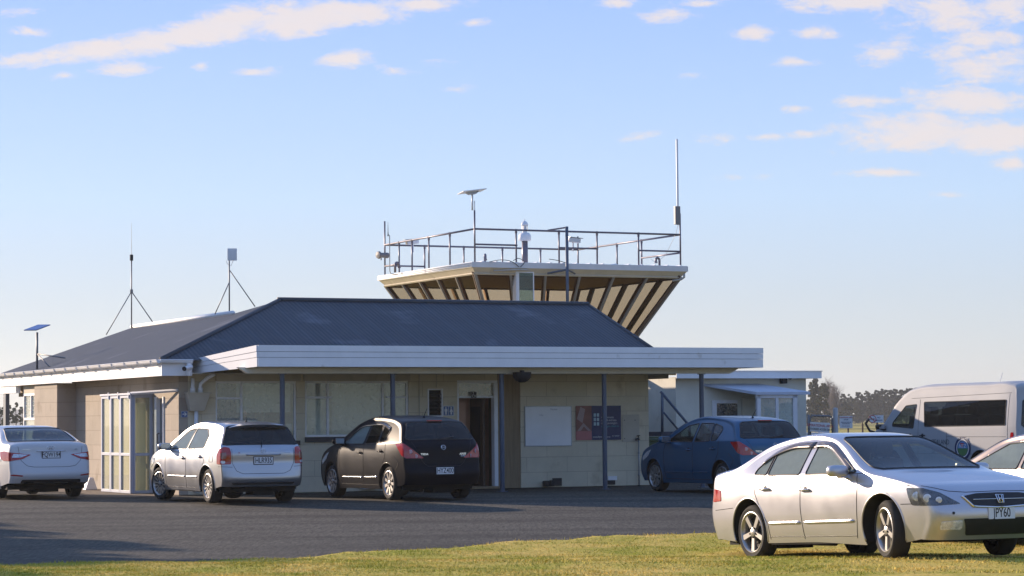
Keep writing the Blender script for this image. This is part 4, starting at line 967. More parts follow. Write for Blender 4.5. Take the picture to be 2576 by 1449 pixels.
# ---------------------------------------------------------------- building materials
def block_mat(name, axes, col, rowh=.335, wid=1.0):
    m = mat(name, col, .9, var=.08, vscale=1.6, spots=((col[0]*.72, col[1]*.70, col[2]*.66), 1.9, .60))
    nt = m.node_tree; N = nt.nodes; Lk = nt.links; b = N['Principled BSDF']; tc = N.new('ShaderNodeTexCoord')
    sp = N.new('ShaderNodeSeparateXYZ'); Lk.new(tc.outputs['Object'], sp.inputs[0]); cb = N.new('ShaderNodeCombineXYZ')
    Lk.new(sp.outputs[axes[0]], cb.inputs[0]); Lk.new(sp.outputs[axes[1]], cb.inputs[1])
    br = N.new('ShaderNodeTexBrick'); Lk.new(cb.outputs[0], br.inputs[0]); br.inputs['Scale'].default_value = 1; br.inputs['Row Height'].default_value = rowh; br.inputs['Brick Width'].default_value = wid
    br.inputs['Mortar Size'].default_value = .007; br.inputs['Mortar Smooth'].default_value = .4; br.inputs['Color1'].default_value = (1, 1, 1, 1); br.inputs['Color2'].default_value = (.93, .94, .93, 1); br.inputs['Mortar'].default_value = (.72, .70, .68, 1)
    old = b.inputs['Base Color'].links[0].from_socket
    mx = N.new('ShaderNodeMix'); mx.data_type = 'RGBA'; mx.blend_type = 'MULTIPLY'; mx.inputs[0].default_value = 1; Lk.new(old, mx.inputs[6]); Lk.new(br.outputs[0], mx.inputs[7]); Lk.new(mx.outputs[2], b.inputs['Base Color'])
    bp = N.new('ShaderNodeBump'); bp.inputs['Strength'].default_value = .5; bp.inputs['Distance'].default_value = .01; bp.invert = True; Lk.new(br.outputs['Fac'], bp.inputs['Height'])
    n = N.new('ShaderNodeTexNoise'); n.inputs['Scale'].default_value = 25; n.inputs['Detail'].default_value = 5; Lk.new(tc.outputs['Object'], n.inputs['Vector'])
    b2 = N.new('ShaderNodeBump'); b2.inputs['Strength'].default_value = .25; b2.inputs['Distance'].default_value = .008; Lk.new(n.outputs[0], b2.inputs['Height']); Lk.new(bp.outputs[0], b2.inputs['Normal']); Lk.new(b2.outputs[0], b.inputs['Normal'])
    return m
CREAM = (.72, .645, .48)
M['blockf'] = block_mat('cream_block_front', (0, 2), CREAM)  # same paint as the side, lightened for the shaded front
M['blocks'] = block_mat('cream_block_side', (1, 2), (.45, .385, .31))  # same paint as the front, darkened for the sunlit face
M['cream'] = mat('cream_painted_board', (.54, .49, .39), .75, var=.08, vscale=2.5, spots=((.44, .40, .30), 2.2, .64))
M['white'] = mat('white_painted_timber', (.86, .87, .88), .55, var=.05, vscale=2.2, spots=((.60, .58, .54), 3.0, .66))
M['beam'] = mat('bounce_paled_beam', (.80, .75, .62), .7, var=.06)  # paled to stand for light bounced up from the yard
M['whitem'] = mat('white_metal', (.74, .75, .77), .4, var=.04)
M['brownp'] = mat('brown_ply_panel', (.30, .22, .13), .8, var=.18, vscale=3, streak=(8, 8, .6))
M['grey'] = mat('slate_blue_steel', (.085, .11, .155), .45, .2, var=.12)
M['rail'] = mat('purple_grey_galvanised_pipe', (.16, .15, .19), .42, .45, var=.12)
M['dark'] = mat('dark_opening', (.018, .018, .02), .6)
M['galv'] = mat('galvanised_metal', (.40, .41, .42), .45, .5, var=.1)
M['black2'] = mat('black_sill', (.025, .028, .032), .5)
M['signblue'] = mat('sign_blue', (.10, .16, .33), .5, var=.04)
M['signnavy'] = mat('sign_navy', (.022, .035, .11), .5, var=.05)
M['signwhite'] = mat('sign_white', (.75, .76, .76), .5, var=.04)
M['signred'] = mat('sign_red', (.50, .06, .06), .5)
M['blind'] = mat('drawn_blind', (.78, .78, .72), .85, var=.08, streak=(6, 1, .3))
M['winglass'] = glass('window_glass', (.86, .90, .88), .95, .01, .25, (.86, .90, .82), 1.6)  # pale film stands for sky and yard reflected in the panes
M['porchglass'] = glass('sunlit_film_porch_glass', (.93, .95, .88), .9, .02, .20, (.80, .80, .64))  # clear panes; the cream film stands for sunlight on and behind them
M['alu'] = mat('shade_blued_aluminium', (.45, .49, .58), .5, var=.04)  # white frames, darkened and blued to stand for shade
M['brownglass'] = glass('bronze_tinted_glass', (.74, .63, .50), .22, .02, .0)
M['tealglass'] = glass('teal_window_glass', (.55, .68, .68), .9, .02, .05, (.3, .42, .42))
M['wood'] = mat('dark_stained_timber', (.12, .075, .05), .6, var=.2, streak=(2, 2, .5))
M['hall'] = mat('brightened_hall_paint', (.62, .36, .24), .7, var=.12)  # colour raised to stand for light inside the hall
M['woodw'] = mat('warm_timber', (.34, .20, .10), .6, var=.15)
M['whiteboard'] = mat('whiteboard_enamel', (.86, .88, .89), .3, var=.06, vscale=1.4)
def roof_mat(name, axis, lapaxis):
    m = mat(name, (.030, .041, .057), .62, .0, var=.12, vscale=1.2, spots=((.085, .095, .12), .9, .6))
    nt = m.node_tree; N = nt.nodes; Lk = nt.links; b = N['Principled BSDF']; tc = N.new('ShaderNodeTexCoord'); sp = N.new('ShaderNodeSeparateXYZ'); Lk.new(tc.outputs['Object'], sp.inputs[0])
    def wave(period):
        a = N.new('ShaderNodeMath'); a.operation = 'MULTIPLY'; Lk.new(sp.outputs[axis], a.inputs[0]); a.inputs[1].default_value = 2*math.pi/period
        s = N.new('ShaderNodeMath'); s.operation = 'SINE'; Lk.new(a.outputs[0], s.inputs[0]); return s.outputs[0]
    w1 = wave(.10); w2 = wave(.62)
    bp = N.new('ShaderNodeBump'); bp.inputs['Strength'].default_value = .35; bp.inputs['Distance'].default_value = .012; Lk.new(w1, bp.inputs['Height']); Lk.new(bp.outputs[0], b.inputs['Normal'])
    mr = N.new('ShaderNodeMapRange'); Lk.new(w2, mr.inputs[0]); mr.inputs[1].default_value = .9; mr.inputs[2].default_value = 1.0; mr.inputs[3].default_value = 1; mr.inputs[4].default_value = 1.3
    old = b.inputs['Base Color'].links[0].from_socket; mx = N.new('ShaderNodeMix'); mx.data_type = 'RGBA'; mx.blend_type = 'MULTIPLY'; mx.inputs[0].default_value = 1
    Lk.new(old, mx.inputs[6]); Lk.new(mr.outputs[0], mx.inputs[7]); Lk.new(mx.outputs[2], b.inputs['Base Color'])
    return m
M['ridge'] = mat('slate_ridge_metal', (.045, .055, .070), .6)
M['rooff'] = roof_mat('slate_iron_front', 0, 1); M['roofs'] = roof_mat('slate_iron_side', 1, 0)

# ---------------------------------------------------------------- main building
M['galvw'] = mat('weathered_grey_frame', (.25, .24, .235), .5, .3, var=.12)
M['galvd'] = mat('dark_grey_metal', (.20, .20, .21), .5, .4, var=.1)
K = .3629
def build_main():
    B = thing('terminal_building', 'low cream block terminal building with slate blue hipped iron roof and white veranda fascia', 'building', BT)
    def bb(name, m, *boxes, parent=None, bev=0, smooth=False, bevel=0):
        b = MB()
        for q in boxes: b.box(*q, bev=bev)
        return b.build(name, m, parent or B, T=BT, smooth=smooth, bevel=bevel)
    # front wall with openings (pieces butt end to end)
    W1 = (.80, 2.60, 1.10, 2.36); W2 = (2.79, 5.18, 1.17, 2.36); DR = (6.33, 7.30, 0, 2.37); LV = (5.62, 5.98, 1.58, 2.19)
    t0, t1 = 0.0, .2
    H = 2.62
    bb('front_wall', M['blockf'], (.2, W1[0], t0, t1, 0, H), (W1[0], W1[1], t0, t1, 0, W1[2]), (W1[0], W1[1], t0, t1, W1[3], H), (W1[1], W2[0], t0, t1, 0, H),
       (W2[0], W2[1], t0, t1, 0, W2[2]), (W2[0], W2[1], t0, t1, W2[3], H), (W2[1], LV[0], t0, t1, 0, H), (LV[0], LV[1], t0, t1, 0, LV[2]), (LV[0], LV[1], t0, t1, LV[3], H),
       (LV[1], DR[0], t0, t1, 0, H), (DR[0], DR[1], t0, t1, DR[3], H), (7.86, 11.08, t0, t1, 0, H))
    bb('brown_panel', M['brownp'], (DR[1], 7.86, .03, .15, 0, H))
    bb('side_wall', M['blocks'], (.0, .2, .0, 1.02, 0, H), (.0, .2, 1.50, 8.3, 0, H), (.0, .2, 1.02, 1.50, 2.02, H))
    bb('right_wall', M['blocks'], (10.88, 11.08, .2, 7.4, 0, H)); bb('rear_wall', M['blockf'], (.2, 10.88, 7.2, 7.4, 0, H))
    bb('interior_floor', M['seat'], (.2, 10.88, .2, 7.2, -.02, .02)); bb('interior_ceiling', M['cream'], (.2, 10.88, .2, 7.2, 2.5, 2.55))
    bb('interior_partition', M['cream'], (.2, 6.2, 2.6, 2.7, 0, 2.5), (7.6, 10.8, 2.2, 2.3, 0, 2.5), (6.6, 7.9, 2.9, 3.0, 0, 2.5)); bb('hallway_wall', M['brownp'], (6.15, 6.25, .25, 3.0, 0, 2.5), (7.5, 7.6, .25, 3.0, 0, 2.5))
    # side pier and far bay
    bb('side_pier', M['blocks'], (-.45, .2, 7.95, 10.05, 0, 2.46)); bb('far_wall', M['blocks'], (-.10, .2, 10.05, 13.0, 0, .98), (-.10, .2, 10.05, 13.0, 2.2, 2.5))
    # roof
    r = MB(); e = 2.80
    zr = e+K*4.0
    def z_f(b): return e+K*(b+.5)
    r.add([(-.55, -.55, e-.018), (11.35, -.55, e-.018), (11.35, 3.5, zr), (3.5, 3.5, zr)], [(0, 1, 2, 3)]); r.build('front_roof_slope', M['rooff'], B, T=BT)
    r = MB(); zc = e+K*3.25
    r.add([(-.55, -.55, e-.018), (3.5, 3.5, zr), (2.78, 4.60, e+K*3.28), (2.72, 12.46, e+K*3.22), (-.55, 13.35, e-.018)], [(0, 1, 2, 3, 4)]); r.build('side_roof_slope', M['roofs'], B, T=BT)
    r = MB(); r.add([(3.5, 3.5, zr), (11.35, 3.5, zr), (11.35, 7.6, e), (7.2, 7.6, e), (2.78, 4.60, e+K*3.28), (2.72, 12.46, e+K*3.22), (6, 12.9, e), (6, 7.6, e), (-.55, 13.35, e-.018)], [(0, 1, 2, 3, 4), (4, 3, 7, 6, 5), (5, 6, 8)]); r.build('rear_roof_slope', M['rooff'], B, T=BT)
    r = MB(); r.add([(11.33, -.5, 2.4), (11.33, 7.6, 2.4), (11.33, 7.6, e), (11.33, 3.5, zr-.01), (11.33, -.5, e)], [(0, 1, 2, 3, 4)]); r.build('gable_wall', M['cream'], B, T=BT)
    r = MB(); r.tube([(-.55, -.55, e+.0), (3.5, 3.5, zr+.012)], .05, 8); r.tube([(3.45, 3.5, zr+.015), (11.36, 3.5, zr+.015)], .06, 8); r.tube([(11.36, 3.5, zr), (11.36, -.55, e)], .045, 6)
    r.build('ridge_capping', M['ridge'], B, T=BT, smooth=True)
    r = MB(); r.tube([(2.78, 4.65, e+K*3.28+.02), (2.72, 12.46, e+K*3.22+.02)], .055, 8); r.build('white_ridge_flashing', M['white'], B, T=BT, smooth=True)
    # eave: fascia, gutter with brackets, soffit
    bb('side_fascia', M['white'], (-.53, -.50, -.50, 13.25, 2.46, 2.74)); bb('front_fascia_return', M['white'], (-.53, .12, -.53, -.50, 2.46, 2.74))
    bb('soffit', M['cream'], (-.50, .0, -.50, 13.25, 2.50, 2.52), (.0, 11.3, -.50, .0, 2.50, 2.52))
    g = MB()
    def gut(p0, p1, n=7):
        p0, p1 = Vector(p0), Vector(p1); d = (p1-p0).normalized(); sdv = d.cross(Vector((0, 0, 1)))
        A = []
        for p in (p0, p1):
            for k in range(n+1):
                a = math.pi*k/n; A.append(p+sdv*(.065*math.cos(a))-Vector((0, 0, .075*math.sin(a))))
        m_ = n+1; g.add([q[:] for q in A], [(k, k+1, m_+k+1, m_+k) for k in range(n)]+[tuple(range(m_)), tuple(range(m_, 2*m_))])
        g.tube([(p0+sdv*.065)[:], (p1+sdv*.065)[:]], .010, 6); g.tube([(p0-sdv*.065)[:], (p1-sdv*.065)[:]], .008, 6)
    gut((-.60, 13.35, 2.775), (-.60, -.60, 2.785)); gut((-.60, -.60, 2.785), (.10, -.60, 2.785)); g.build('gutter', M['white'], B, T=BT, smooth=60)
    for b in np.arange(-.2, 13.2, .95):
        g = MB(); g.tube([(-.60+.08*math.cos(a), b, 2.785-.09*math.sin(a)) for a in np.linspace(0, math.pi, 10)]+[(-.665, b, 2.75)], .012, 6); g.build('gutter_bracket', M['white'], B, T=BT, smooth=True)
    # veranda canopy
    c = MB(); P0 = (.22, .10); P1 = (.81, -2.6); P2 = (12.5, -2.6); P3 = (12.5, 1.2); P4 = (11.36, 1.2); P5 = (11.36, -.42)
    def zt(p): return 2.78+(3.02-2.78)*min(1, max(0, (-.42-p[1])/2.18))
    top = [P0, P1, P2, P3, P4, P5]; V = [(p[0], p[1], zt(p)) for p in top]+[(p[0], p[1], zt(p)-.04) for p in top]
    c.add(V, [tuple(range(6)), tuple(range(11, 5, -1))]+[(i, (i+1) % 6, (i+1) % 6+6, i+6) for i in range(6)]); c.build('canopy_deck', M['rooff'], B, T=BT)
    bb('canopy_soffit', M['cream'], (.9, 12.44, -2.57, -.5, 2.605, 2.625))
    f = MB()
    zs = [(3.03, 2.905, .0), (2.898, 2.79, -.008), (2.783, 2.60, -.014)]
    for (z1, z0, o) in zs:
        f.box(.81, 12.5+.02, -2.62-o*0-.03+(-o), -2.60, z0, z1)
        # slanting left end boards
        w0 = (z1-2.60)/.43; y0 = (z0-2.60)/.43
        A0 = 2.50+w0*.29; A1 = 2.50+y0*.29
        d = Vector((P0[0]-P1[0], P0[1]-P1[1], 0)); nrm = Vector((d.y, -d.x, 0)).normalized()
        if nrm.x > 0: nrm = -nrm
        k = .03+o
        p1 = Vector((P1[0], P1[1], 0)); p0 = Vector((P0[0], P0[1], 0))
        q = [p1+nrm*k, p0+nrm*k, p0, p1]
        V = [(q[0].x, q[0].y, z0), (q[1].x, q[1].y, A1), (q[2].x, q[2].y, A1), (q[3].x, q[3].y, z0), (q[0].x, q[0].y, z1), (q[1].x, q[1].y, A0), (q[2].x, q[2].y, A0), (q[3].x, q[3].y, z1)]
        f.add(V, [(0, 3, 2, 1), (4, 5, 6, 7), (0, 1, 5, 4), (1, 2, 6, 5), (2, 3, 7, 6), (3, 0, 4, 7)])
        f.box(12.5, 12.52-o, -2.60, 1.2, z0, z1)
    f.build('canopy_fascia', M['white'], B, T=BT)
    b = MB(); b.prism([(.55, 2.60), (.75, 2.475), (11.95, 2.475), (12.2, 2.60)], -2.16, -2.04); b.build('veranda_beam', M['beam'], B, T=BT)
    for u in (710, 988, 1262, 1520, 1765):
        a = FR(u, 1000, -2.1).x; p = MB(); p.lathe([(.052, -.05), (.052, 2.476)], (a, -2.10, 0), 'z', 16); p.box(a-.09, a+.09, -2.19, -2.01, -.03, .006); p.box(a-.07, a+.07, -2.158, -2.042, 2.462, 2.474)
        p.build('veranda_post', M['grey'], B, T=BT, smooth=40)
    # windows
    def win(x0, x1, z0, z1, bars, transoms, blind=None):
        fr = MB(); t = .045; y0, y1 = .03, .10
        fr.box(x0, x1, y0, y1, z0, z0+t); fr.box(x0, x1, y0, y1, z1-t, z1); fr.box(x0, x0+t, y0, y1, z0+t, z1-t); fr.box(x1-t, x1, y0, y1, z0+t, z1-t)
        for bx in bars: fr.box(bx-t/2, bx+t/2, y0, y1, z0+t, z1-t)
        for (a, b_, zz) in transoms: fr.box(a, b_, y0, y1, zz-t/2, zz+t/2)
        w_ = fr.build('window_frame', M['white'], B, T=BT, bevel=.004)
        p = MB(); p.box(x0+t/2, x1-t/2, .062, .068, z0+t/2, z1-t/2); p.build('window_pane', M['winglass'], w_, T=BT)
        return w_
    w1 = win(*W1, [FR(609, 1000, 0).x], [(.845, FR(607, 1000, 0).x, 2.00)]); w2 = win(*W2, [FR(608+(1607-715)/4.0-5, 1000, 0).x, FR((640+2140/2.683)/1.4907, 1000, 0).x], [(2.835, FR(1033.5-.0, 1, 0).x if False else 3.41, 2.01), (4.68, 5.135, 2.01)])
    bb('window_blind', M['blind'], (2.85, 3.40, .10, .11, 1.2, 1.96), (3.44, 4.62, .12, .13, 1.2, 2.33), (4.68, 5.13, .10, .11, 1.2, 2.33))
    bb('roller_blind', M['blind'], (1.30, 2.5, .12, .13, 1.70, 2.33)); bb('interior_board', M['whitem'], (.86, 2.2, .55, .58, .9, 1.20)); bb('interior_pillar', M['wood'], (1.72, 1.84, .5, .6, 0, 2.5)); bb('reception_wall', M['woodw'], (.3, 3.2, 2.55, 2.59, 0, 2.45))
    bb('notice_paper', M['signwhite'], (2.24, 2.52, .075, .08, 1.14, 1.46))
    bb('window_lintel', M['cream'], (.80, 2.68, -.05, -.002, 2.36, 2.50), (2.75, 5.20, -.05, -.002, 2.36, 2.50))
    bb('window_sill', M['black2'], (1.2, 2.66, -.06, -.002, 1.00, 1.10), (2.78, 5.22, -.06, -.002, 1.06, 1.17))
    # louvre
    fr = MB(); fr.box(LV[0], LV[1], -.02, .05, LV[2], LV[2]+.03); fr.box(LV[0], LV[1], -.02, .05, LV[3]-.03, LV[3]); fr.box(LV[0], LV[0]+.03, -.02, .05, LV[2]+.03, LV[3]-.03); fr.box(LV[1]-.03, LV[1], -.02, .05, LV[2]+.03, LV[3]-.03)
    lw = fr.build('louvre_frame', M['white'], B, T=BT); lv = MB()
    for z in np.arange(LV[2]+.07, LV[3]-.05, .085): lv.box(LV[0]+.03, LV[1]-.03, -.035, .035, -.003, .003, Matrix.Translation((0, .03, z)) @ Matrix.Rotation(R(35), 4, 'X'))
    lv.build('louvre_blades', M['lampdark'], lw, T=BT); bb('louvre_recess', M['dark'], (LV[0], LV[1], .12, .14, LV[2], LV[3]), parent=lw)
    # doorway
    fr = MB(); fr.box(DR[0], DR[0]+.05, .02, .14, 0, 2.31); fr.box(DR[1]-.09, DR[1], -.02, .14, 0, 2.31); fr.box(DR[0], DR[1], -.01, .14, 2.31, 2.37); fr.box(DR[0]+.05, DR[1]-.09, .02, .12, 1.985, 2.03)
    d = fr.build('door_frame', M['white'], B, T=BT, bevel=.004); bb('transom_pane', M['winglass'], (DR[0]+.05, DR[1]-.09, .06, .066, 2.03, 2.31), parent=d)
    bb('door_threshold', M['brownp'], (DR[0], DR[1], -.15, .2, 0.0, .05), parent=d)
    dd = bb('open_door', M['wood'], (7.04, 7.09, .22, 1.0, .05, 1.98)); bb('door_glass_panel', M['dark'], (7.03, 7.04, .35, .85, .3, 1.8), parent=dd)
    bb('timber_door', M['hall'], (6.40, 6.72, .42, .46, .05, 1.9)); bb('hall_end_wall', M['hall'], (6.25, 7.5, .9, .94, 0, 2.45)); bb('door_bar', M['wood'], (6.76, 6.80, .84, .9, 1.6, 1.9))
    bb('sun_blocking_wing', M['blockf'], (5.0, 11.3, 7.65, 12.4, 0, 3.9))  # unseen block added to keep the sun off the annex recess
    # conduit and small fittings belonging to the wall
    q = MB(); q.tube([(5.42, -.02, 2.5), (5.42, -.02, 1.2)], .010, 6); q.tube([(5.83, -.02, 2.5), (5.83, -.02, 2.2)], .008, 6); q.build('wall_conduit', M['cream'], B, T=BT)
    bb('access_panel', M['cream'], (10.40, 10.83, -.014, -.002, .98, 1.60), bevel=.003)
    q = MB(); [q.lathe([(0, -.018), (.012, -.016), (.012, -.012)], (x, 0, z), 'y', 8) for x, z in ((10.45, 1.47), (10.72, 1.47), (10.45, 1.06))]; q.build('panel_screw', M['dark'], B, T=BT)
    bb('subfloor_vent', M['dark'], (8.63, 8.85, -.03, -.002, .03, .20)); q = MB(); q.box(8.36, 8.50, -.16, -.04, .02, .15, bev=.03); q.box(8.52, 8.62, -.14, -.04, .02, .16, bev=.03); q.build('old_pipe_stub', M['black'], B, T=BT, smooth=40)
    bb('floor_vent_hood', M['white'], (9.98, 10.2, -.10, -.002, .13, .22)); bb('floor_vent', M['dark'], (9.99, 10.19, -.03, -.002, .03, .13))
    bb('plinth_block', M['white'], (4.05, 4.40, -.14, -.002, .05, .15))
    # side wall: dark door with handle, window with louvres, far porch beam and post
    dd = bb('side_door', M['lampdark'], (.05, .09, 1.05, 1.46, .03, 2.0)); bb('door_jamb', M['white'], (-.03, .06, .98, 1.045, 0, 2.05), (-.03, .06, 1.465, 1.60, 0, 2.05), parent=dd)
    q = MB(); q.tube([(.02, 1.41, 1.28), (-.03, 1.41, 1.26), (-.03, 1.41, 1.08), (.02, 1.41, 1.06)], .012, 6); q.build('door_handle', M['wood'], dd, T=BT, smooth=True)
    fr = MB()
    x = -.36
    for (b0, b1, z0, z1) in ((10.06, 11.5, 1.60, 1.66), (10.06, 11.5, 2.20, 2.26), (10.06, 11.5, .9, .96)): fr.box(x, x+.08, b0, b1, z0, z1)
    for b0 in (10.06, 10.75, 11.44): fr.box(x, x+.08, b0, b0+.06, .96, 2.2) if b0 != 10.75 else fr.box(x, x+.08, b0, b0+.06, 1.66, 2.2)
    fr.box(x+.06, x+.12, 11.5, 11.62, 0, 2.45)
    sw = fr.build('bay_window_frame', M['white'], B, T=BT); bb('bay_window_pane', M['winglass'], (x+.04, x+.046, 10.1, 11.46, .95, 2.2), parent=sw); bb('bay_boarding', M['cream'], (x, x+.05, 10.06, 11.5, 2.26, 2.46), (x+.5, x+.52, 10.06, 12.9, 0, 2.4), parent=sw)
    lv = MB(); [lv.box(-.03, .03, 10.12, 11.44, -.002, .002, Matrix.Translation((x+.05, 0, z)) @ Matrix.Rotation(R(50), 4, 'Y')) for z in np.arange(1.72, 2.18, .11)]; lv.build('glass_louvres', M['blind'], sw, T=BT)
    pb = SD(14, 1030, -.45).y
    bb('porch_beam', M['white'], (-.50, -.38, 11.7, pb+3.0, 2.28, 2.46)); bb('porch_post', M['grey'], (-.48, -.38, pb-.12, pb+.12, -.1, 2.28))
    # downpipes at the corner
    q = MB(); q.tube([(.02, -.60, 2.72), (.02, -.60, 2.46)], .05, 10); q.build('gutter_outlet', M['white'], B, T=BT, smooth=40)
    q = MB(); V = []
    x0, x1, x2, x3 = .12, .60, .20, .50
    for (xa, xb, z, d_) in ((x0, x1, 2.10, .26), (x2, x3, 1.74, .16)): V += [(xa, -.005-d_, z), (xb, -.005-d_, z), (xb, -.005, z), (xa, -.005, z)]
    q.add(V, [(0, 1, 5, 4), (1, 2, 6, 5), (2, 3, 7, 6), (3, 0, 4, 7), (4, 5, 6, 7), (0, 3, 2, 1)]); q.box(x0-.02, x1+.02, -.29, -.003, 2.10, 2.12); q.build('rain_head', M['cream'], B, T=BT)
    q = MB(); q.tube([(.35, -.09, 1.74), (.35, -.09, 0.05)], .045, 12); q.tube([(.27, -.10, 2.10), (.27, -.10, 2.42)], .04, 10); q.tube([(.27, -.10, 2.12), (.27, -.10, 2.22)], .055, 10)
    q.tube([(.44, -.10, 2.10), (.44, -.10, 2.30), (.55, -.20, 2.42), (.66, -.35, 2.50)], .04, 10); q.tube([(.44, -.10, 2.12), (.44, -.10, 2.22)], .055, 10); q.build('downpipe', M['white'], B, T=BT, smooth=True)
    q = MB(); q.add([(-.3, -.3, 2.86), (.05, -.45, 2.90), (.1, -.2, 2.95)], [(0, 1, 2)]); 
    return B
MAIN = build_main()

def placed(name, label, cat, a, b, z, deg=0, group=None):
    return thing(name, label, cat, BT @ frame((a, b, z), deg), group)
def lbox(root, name, m, boxes, bevel=0, bev=0, smooth=False, parent=None):
    q = MB(); [q.box(*x, bev=bev) for x in boxes]; return q.build(name, m, parent or root, bevel=bevel, smooth=smooth)

def build_wall_items():
    # whiteboard
    p0 = FR(1320, 1022, -.03); p1 = FR(1439, 1122, -.03); w_, h_ = p1.x-p0.x, p0.z-p1.z
    r = placed('whiteboard', 'large blank whiteboard with faint writing fixed to the wall', 'whiteboard', p0.x, -.03, p1.z)
    lbox(r, 'frame', M['galv'], [(0, w_, 0, .022, 0, .02), (0, w_, 0, .022, h_-.02, h_), (0, .02, 0, .022, .02, h_-.02), (w_-.02, w_, 0, .022, .02, h_-.02)]); lbox(r, 'writing_surface', M['whiteboard'], [(.02, w_-.02, .005, .02, .02, h_-.02)])
    mk = mat('faded_marker', (.45, .50, .52), .6)
    text_mb('Notes', .07, face_T((w_*.62, .002, h_*.92), (1, 0, 0), (0, 0, 1)), depth=.0004).build('faded_writing', mk, r); text_mb('today', .05, face_T((w_*.35, .002, h_*.78), (1, 0, 0), (0, 0, 1)), depth=.0004).build('faded_writing', mk, r)
    # poster
    p0 = FR(1449, 1021, -.03); p1 = FR(1563, 1106, -.03); w_, h_ = p1.x-p0.x, p0.z-p1.z
    r = placed('poster', 'navy and pink printed poster with white text beside the whiteboard', 'poster', p0.x, -.03, p1.z)
    lbox(r, 'navy_panel', M['signnavy'], [(w_*.345, w_, .004, .02, 0, h_)])
    pk = mat('pink_print', (.50, .17, .17), .5, var=.1); br = mat('brown_print', (.28, .11, .08), .5, var=.25, vscale=5); lb = mat('pale_blue_print', (.45, .62, .68), .5)
    lbox(r, 'pink_panel', pk, [(0, w_*.345, .004, .02, 0, h_*.26)]); lbox(r, 'photo_print', br, [(0, w_*.345, .004, .02, h_*.26, h_)])
    q = MB(); q.prism([(.03, h_*.27), (w_*.16, h_*.50), (w_*.33, h_*.27), (w_*.26, h_*.27), (w_*.17, h_*.40), (w_*.10, h_*.27)], -.001, .004); q.prism([(.02, h_*.62), (w_*.10, h_*.97), (w_*.2, h_*.9), (w_*.14, h_*.5)], .0, .004) ; q.build('photo_shapes', mat('pale_print', (.42, .30, .28), .5), r)
    q = MB(); [q.box(w_*x0, w_*x0+.055, -.001, .004, h_*z0, h_*z0+.075) for x0 in (.39, .46) for z0 in (.42, .55, .68)]; q.build('picture_grid', lb, r)
    for i, (s, z, m_) in enumerate((('requirements', .66, 'signwhite'), ('animals and bats', .575, 'signwhite'), ('about passengers', .49, 'signwhite'), ('when you check in', .40, None))):
        text_mb(s, .068, face_T((w_*.56, .001, h_*z), (1, 0, 0), (0, 0, 1)), depth=.0006, align='LEFT', sx=.85).build('poster_lettering', M[m_] if m_ else mat('teal_print', (.1, .42, .46), .5), r)
    text_mb('www.flysmart.co.nz', .055, face_T((w_*.37, .001, h_*.09), (1, 0, 0), (0, 0, 1)), depth=.0006, align='LEFT').build('poster_lettering', M['signwhite'], r); text_mb('FLY SMART', .045, face_T((w_*.80, .001, h_*.11), (1, 0, 0), (0, 0, 1)), depth=.0006, align='LEFT', sx=.8).build('poster_lettering', M['signwhite'], r)
    # toilet sign
    def person(q, x, s, woman):
        q.lathe([(0, -.002), (s*.10, -.002), (s*.10, .003)], (x, 0, s*.88), 'y', 14)
        if woman: q.prism([(x-.10*s, .74*s), (x+.10*s, .74*s), (x+.24*s, .36*s), (x+.10*s, .36*s), (x+.10*s, .04*s), (x-.10*s, .04*s), (x-.10*s, .36*s), (x-.24*s, .36*s)], -.002, .003)
        else: q.prism([(x-.19*s, .76*s), (x+.19*s, .76*s), (x+.19*s, .42*s), (x+.11*s, .42*s), (x+.11*s, .03*s), (x-.11*s, .03*s), (x-.11*s, .42*s), (x-.19*s, .42*s)], -.002, .003)
    p0 = FR(1114.5, 1021, -.02); p1 = FR(1142.5, 1046, -.02); w_, h_ = p1.x-p0.x, p0.z-p1.z
    r = placed('toilet_sign', 'blue sign with white man and woman figures beside the louvre window', 'sign', p0.x, -.02, p1.z)
    lbox(r, 'panel', M['signblue'], [(0, w_, .004, .015, 0, h_)]); lbox(r, 'border', M['signwhite'], [(0, w_, .001, .004, 0, .012), (0, w_, .001, .004, h_-.012, h_), (0, .012, .001, .004, .012, h_-.012), (w_-.012, w_, .001, .004, .012, h_-.012), (w_/2-.004, w_/2+.004, .001, .004, .012, h_-.012)])
    for x, wm in ((w_*.26, 0), (w_*.74, 1)):
        q = MB(); person(q, 0, h_*.78, wm); q.build('figure', M['signwhite'], r, T=MW[r.name] @ Matrix.Translation((x, 0, h_*.1)))
    # wheelchair sign
    p0 = FR(1186, 985, -.03); p1 = FR(1199, 1001, -.03); w_, h_ = p1.x-p0.x, p0.z-p1.z
    r = placed('wheelchair_sign', 'small dark sign with white wheelchair symbol on the door transom', 'sign', p0.x, -.03, p1.z)
    lbox(r, 'panel', M['plastic'], [(0, w_, .004, .015, 0, h_)]); q = MB(); cx = w_/2
    q.tube([(cx-.01+.033*math.cos(t), 0, h_*.33+.033*math.sin(t)) for t in np.linspace(R(120), R(400), 16)], .006, 6); q.tube([(cx-.015, 0, h_*.72), (cx-.01, 0, h_*.42), (cx+.025, 0, h_*.42), (cx+.04, 0, h_*.18)], .006, 6); q.lathe([(0, -.003), (.011, -.003), (.011, .003)], (cx-.015, 0, h_*.84), 'y', 10)
    q.tube([(.004, 0, .004), (w_-.004, 0, .004), (w_-.004, 0, h_-.004), (.004, 0, h_-.004)], .003, 4, closed=True); q.build('wheelchair_symbol', M['signwhite'], r)
    # arrow sign
    p0 = FR(456, 1034, -.02); p1 = FR(472, 1050, -.02); w_, h_ = p1.x-p0.x, p0.z-p1.z
    r = placed('arrow_sign', 'small blue sign with white arrow beside the downpipe', 'sign', p0.x, -.02, p1.z)
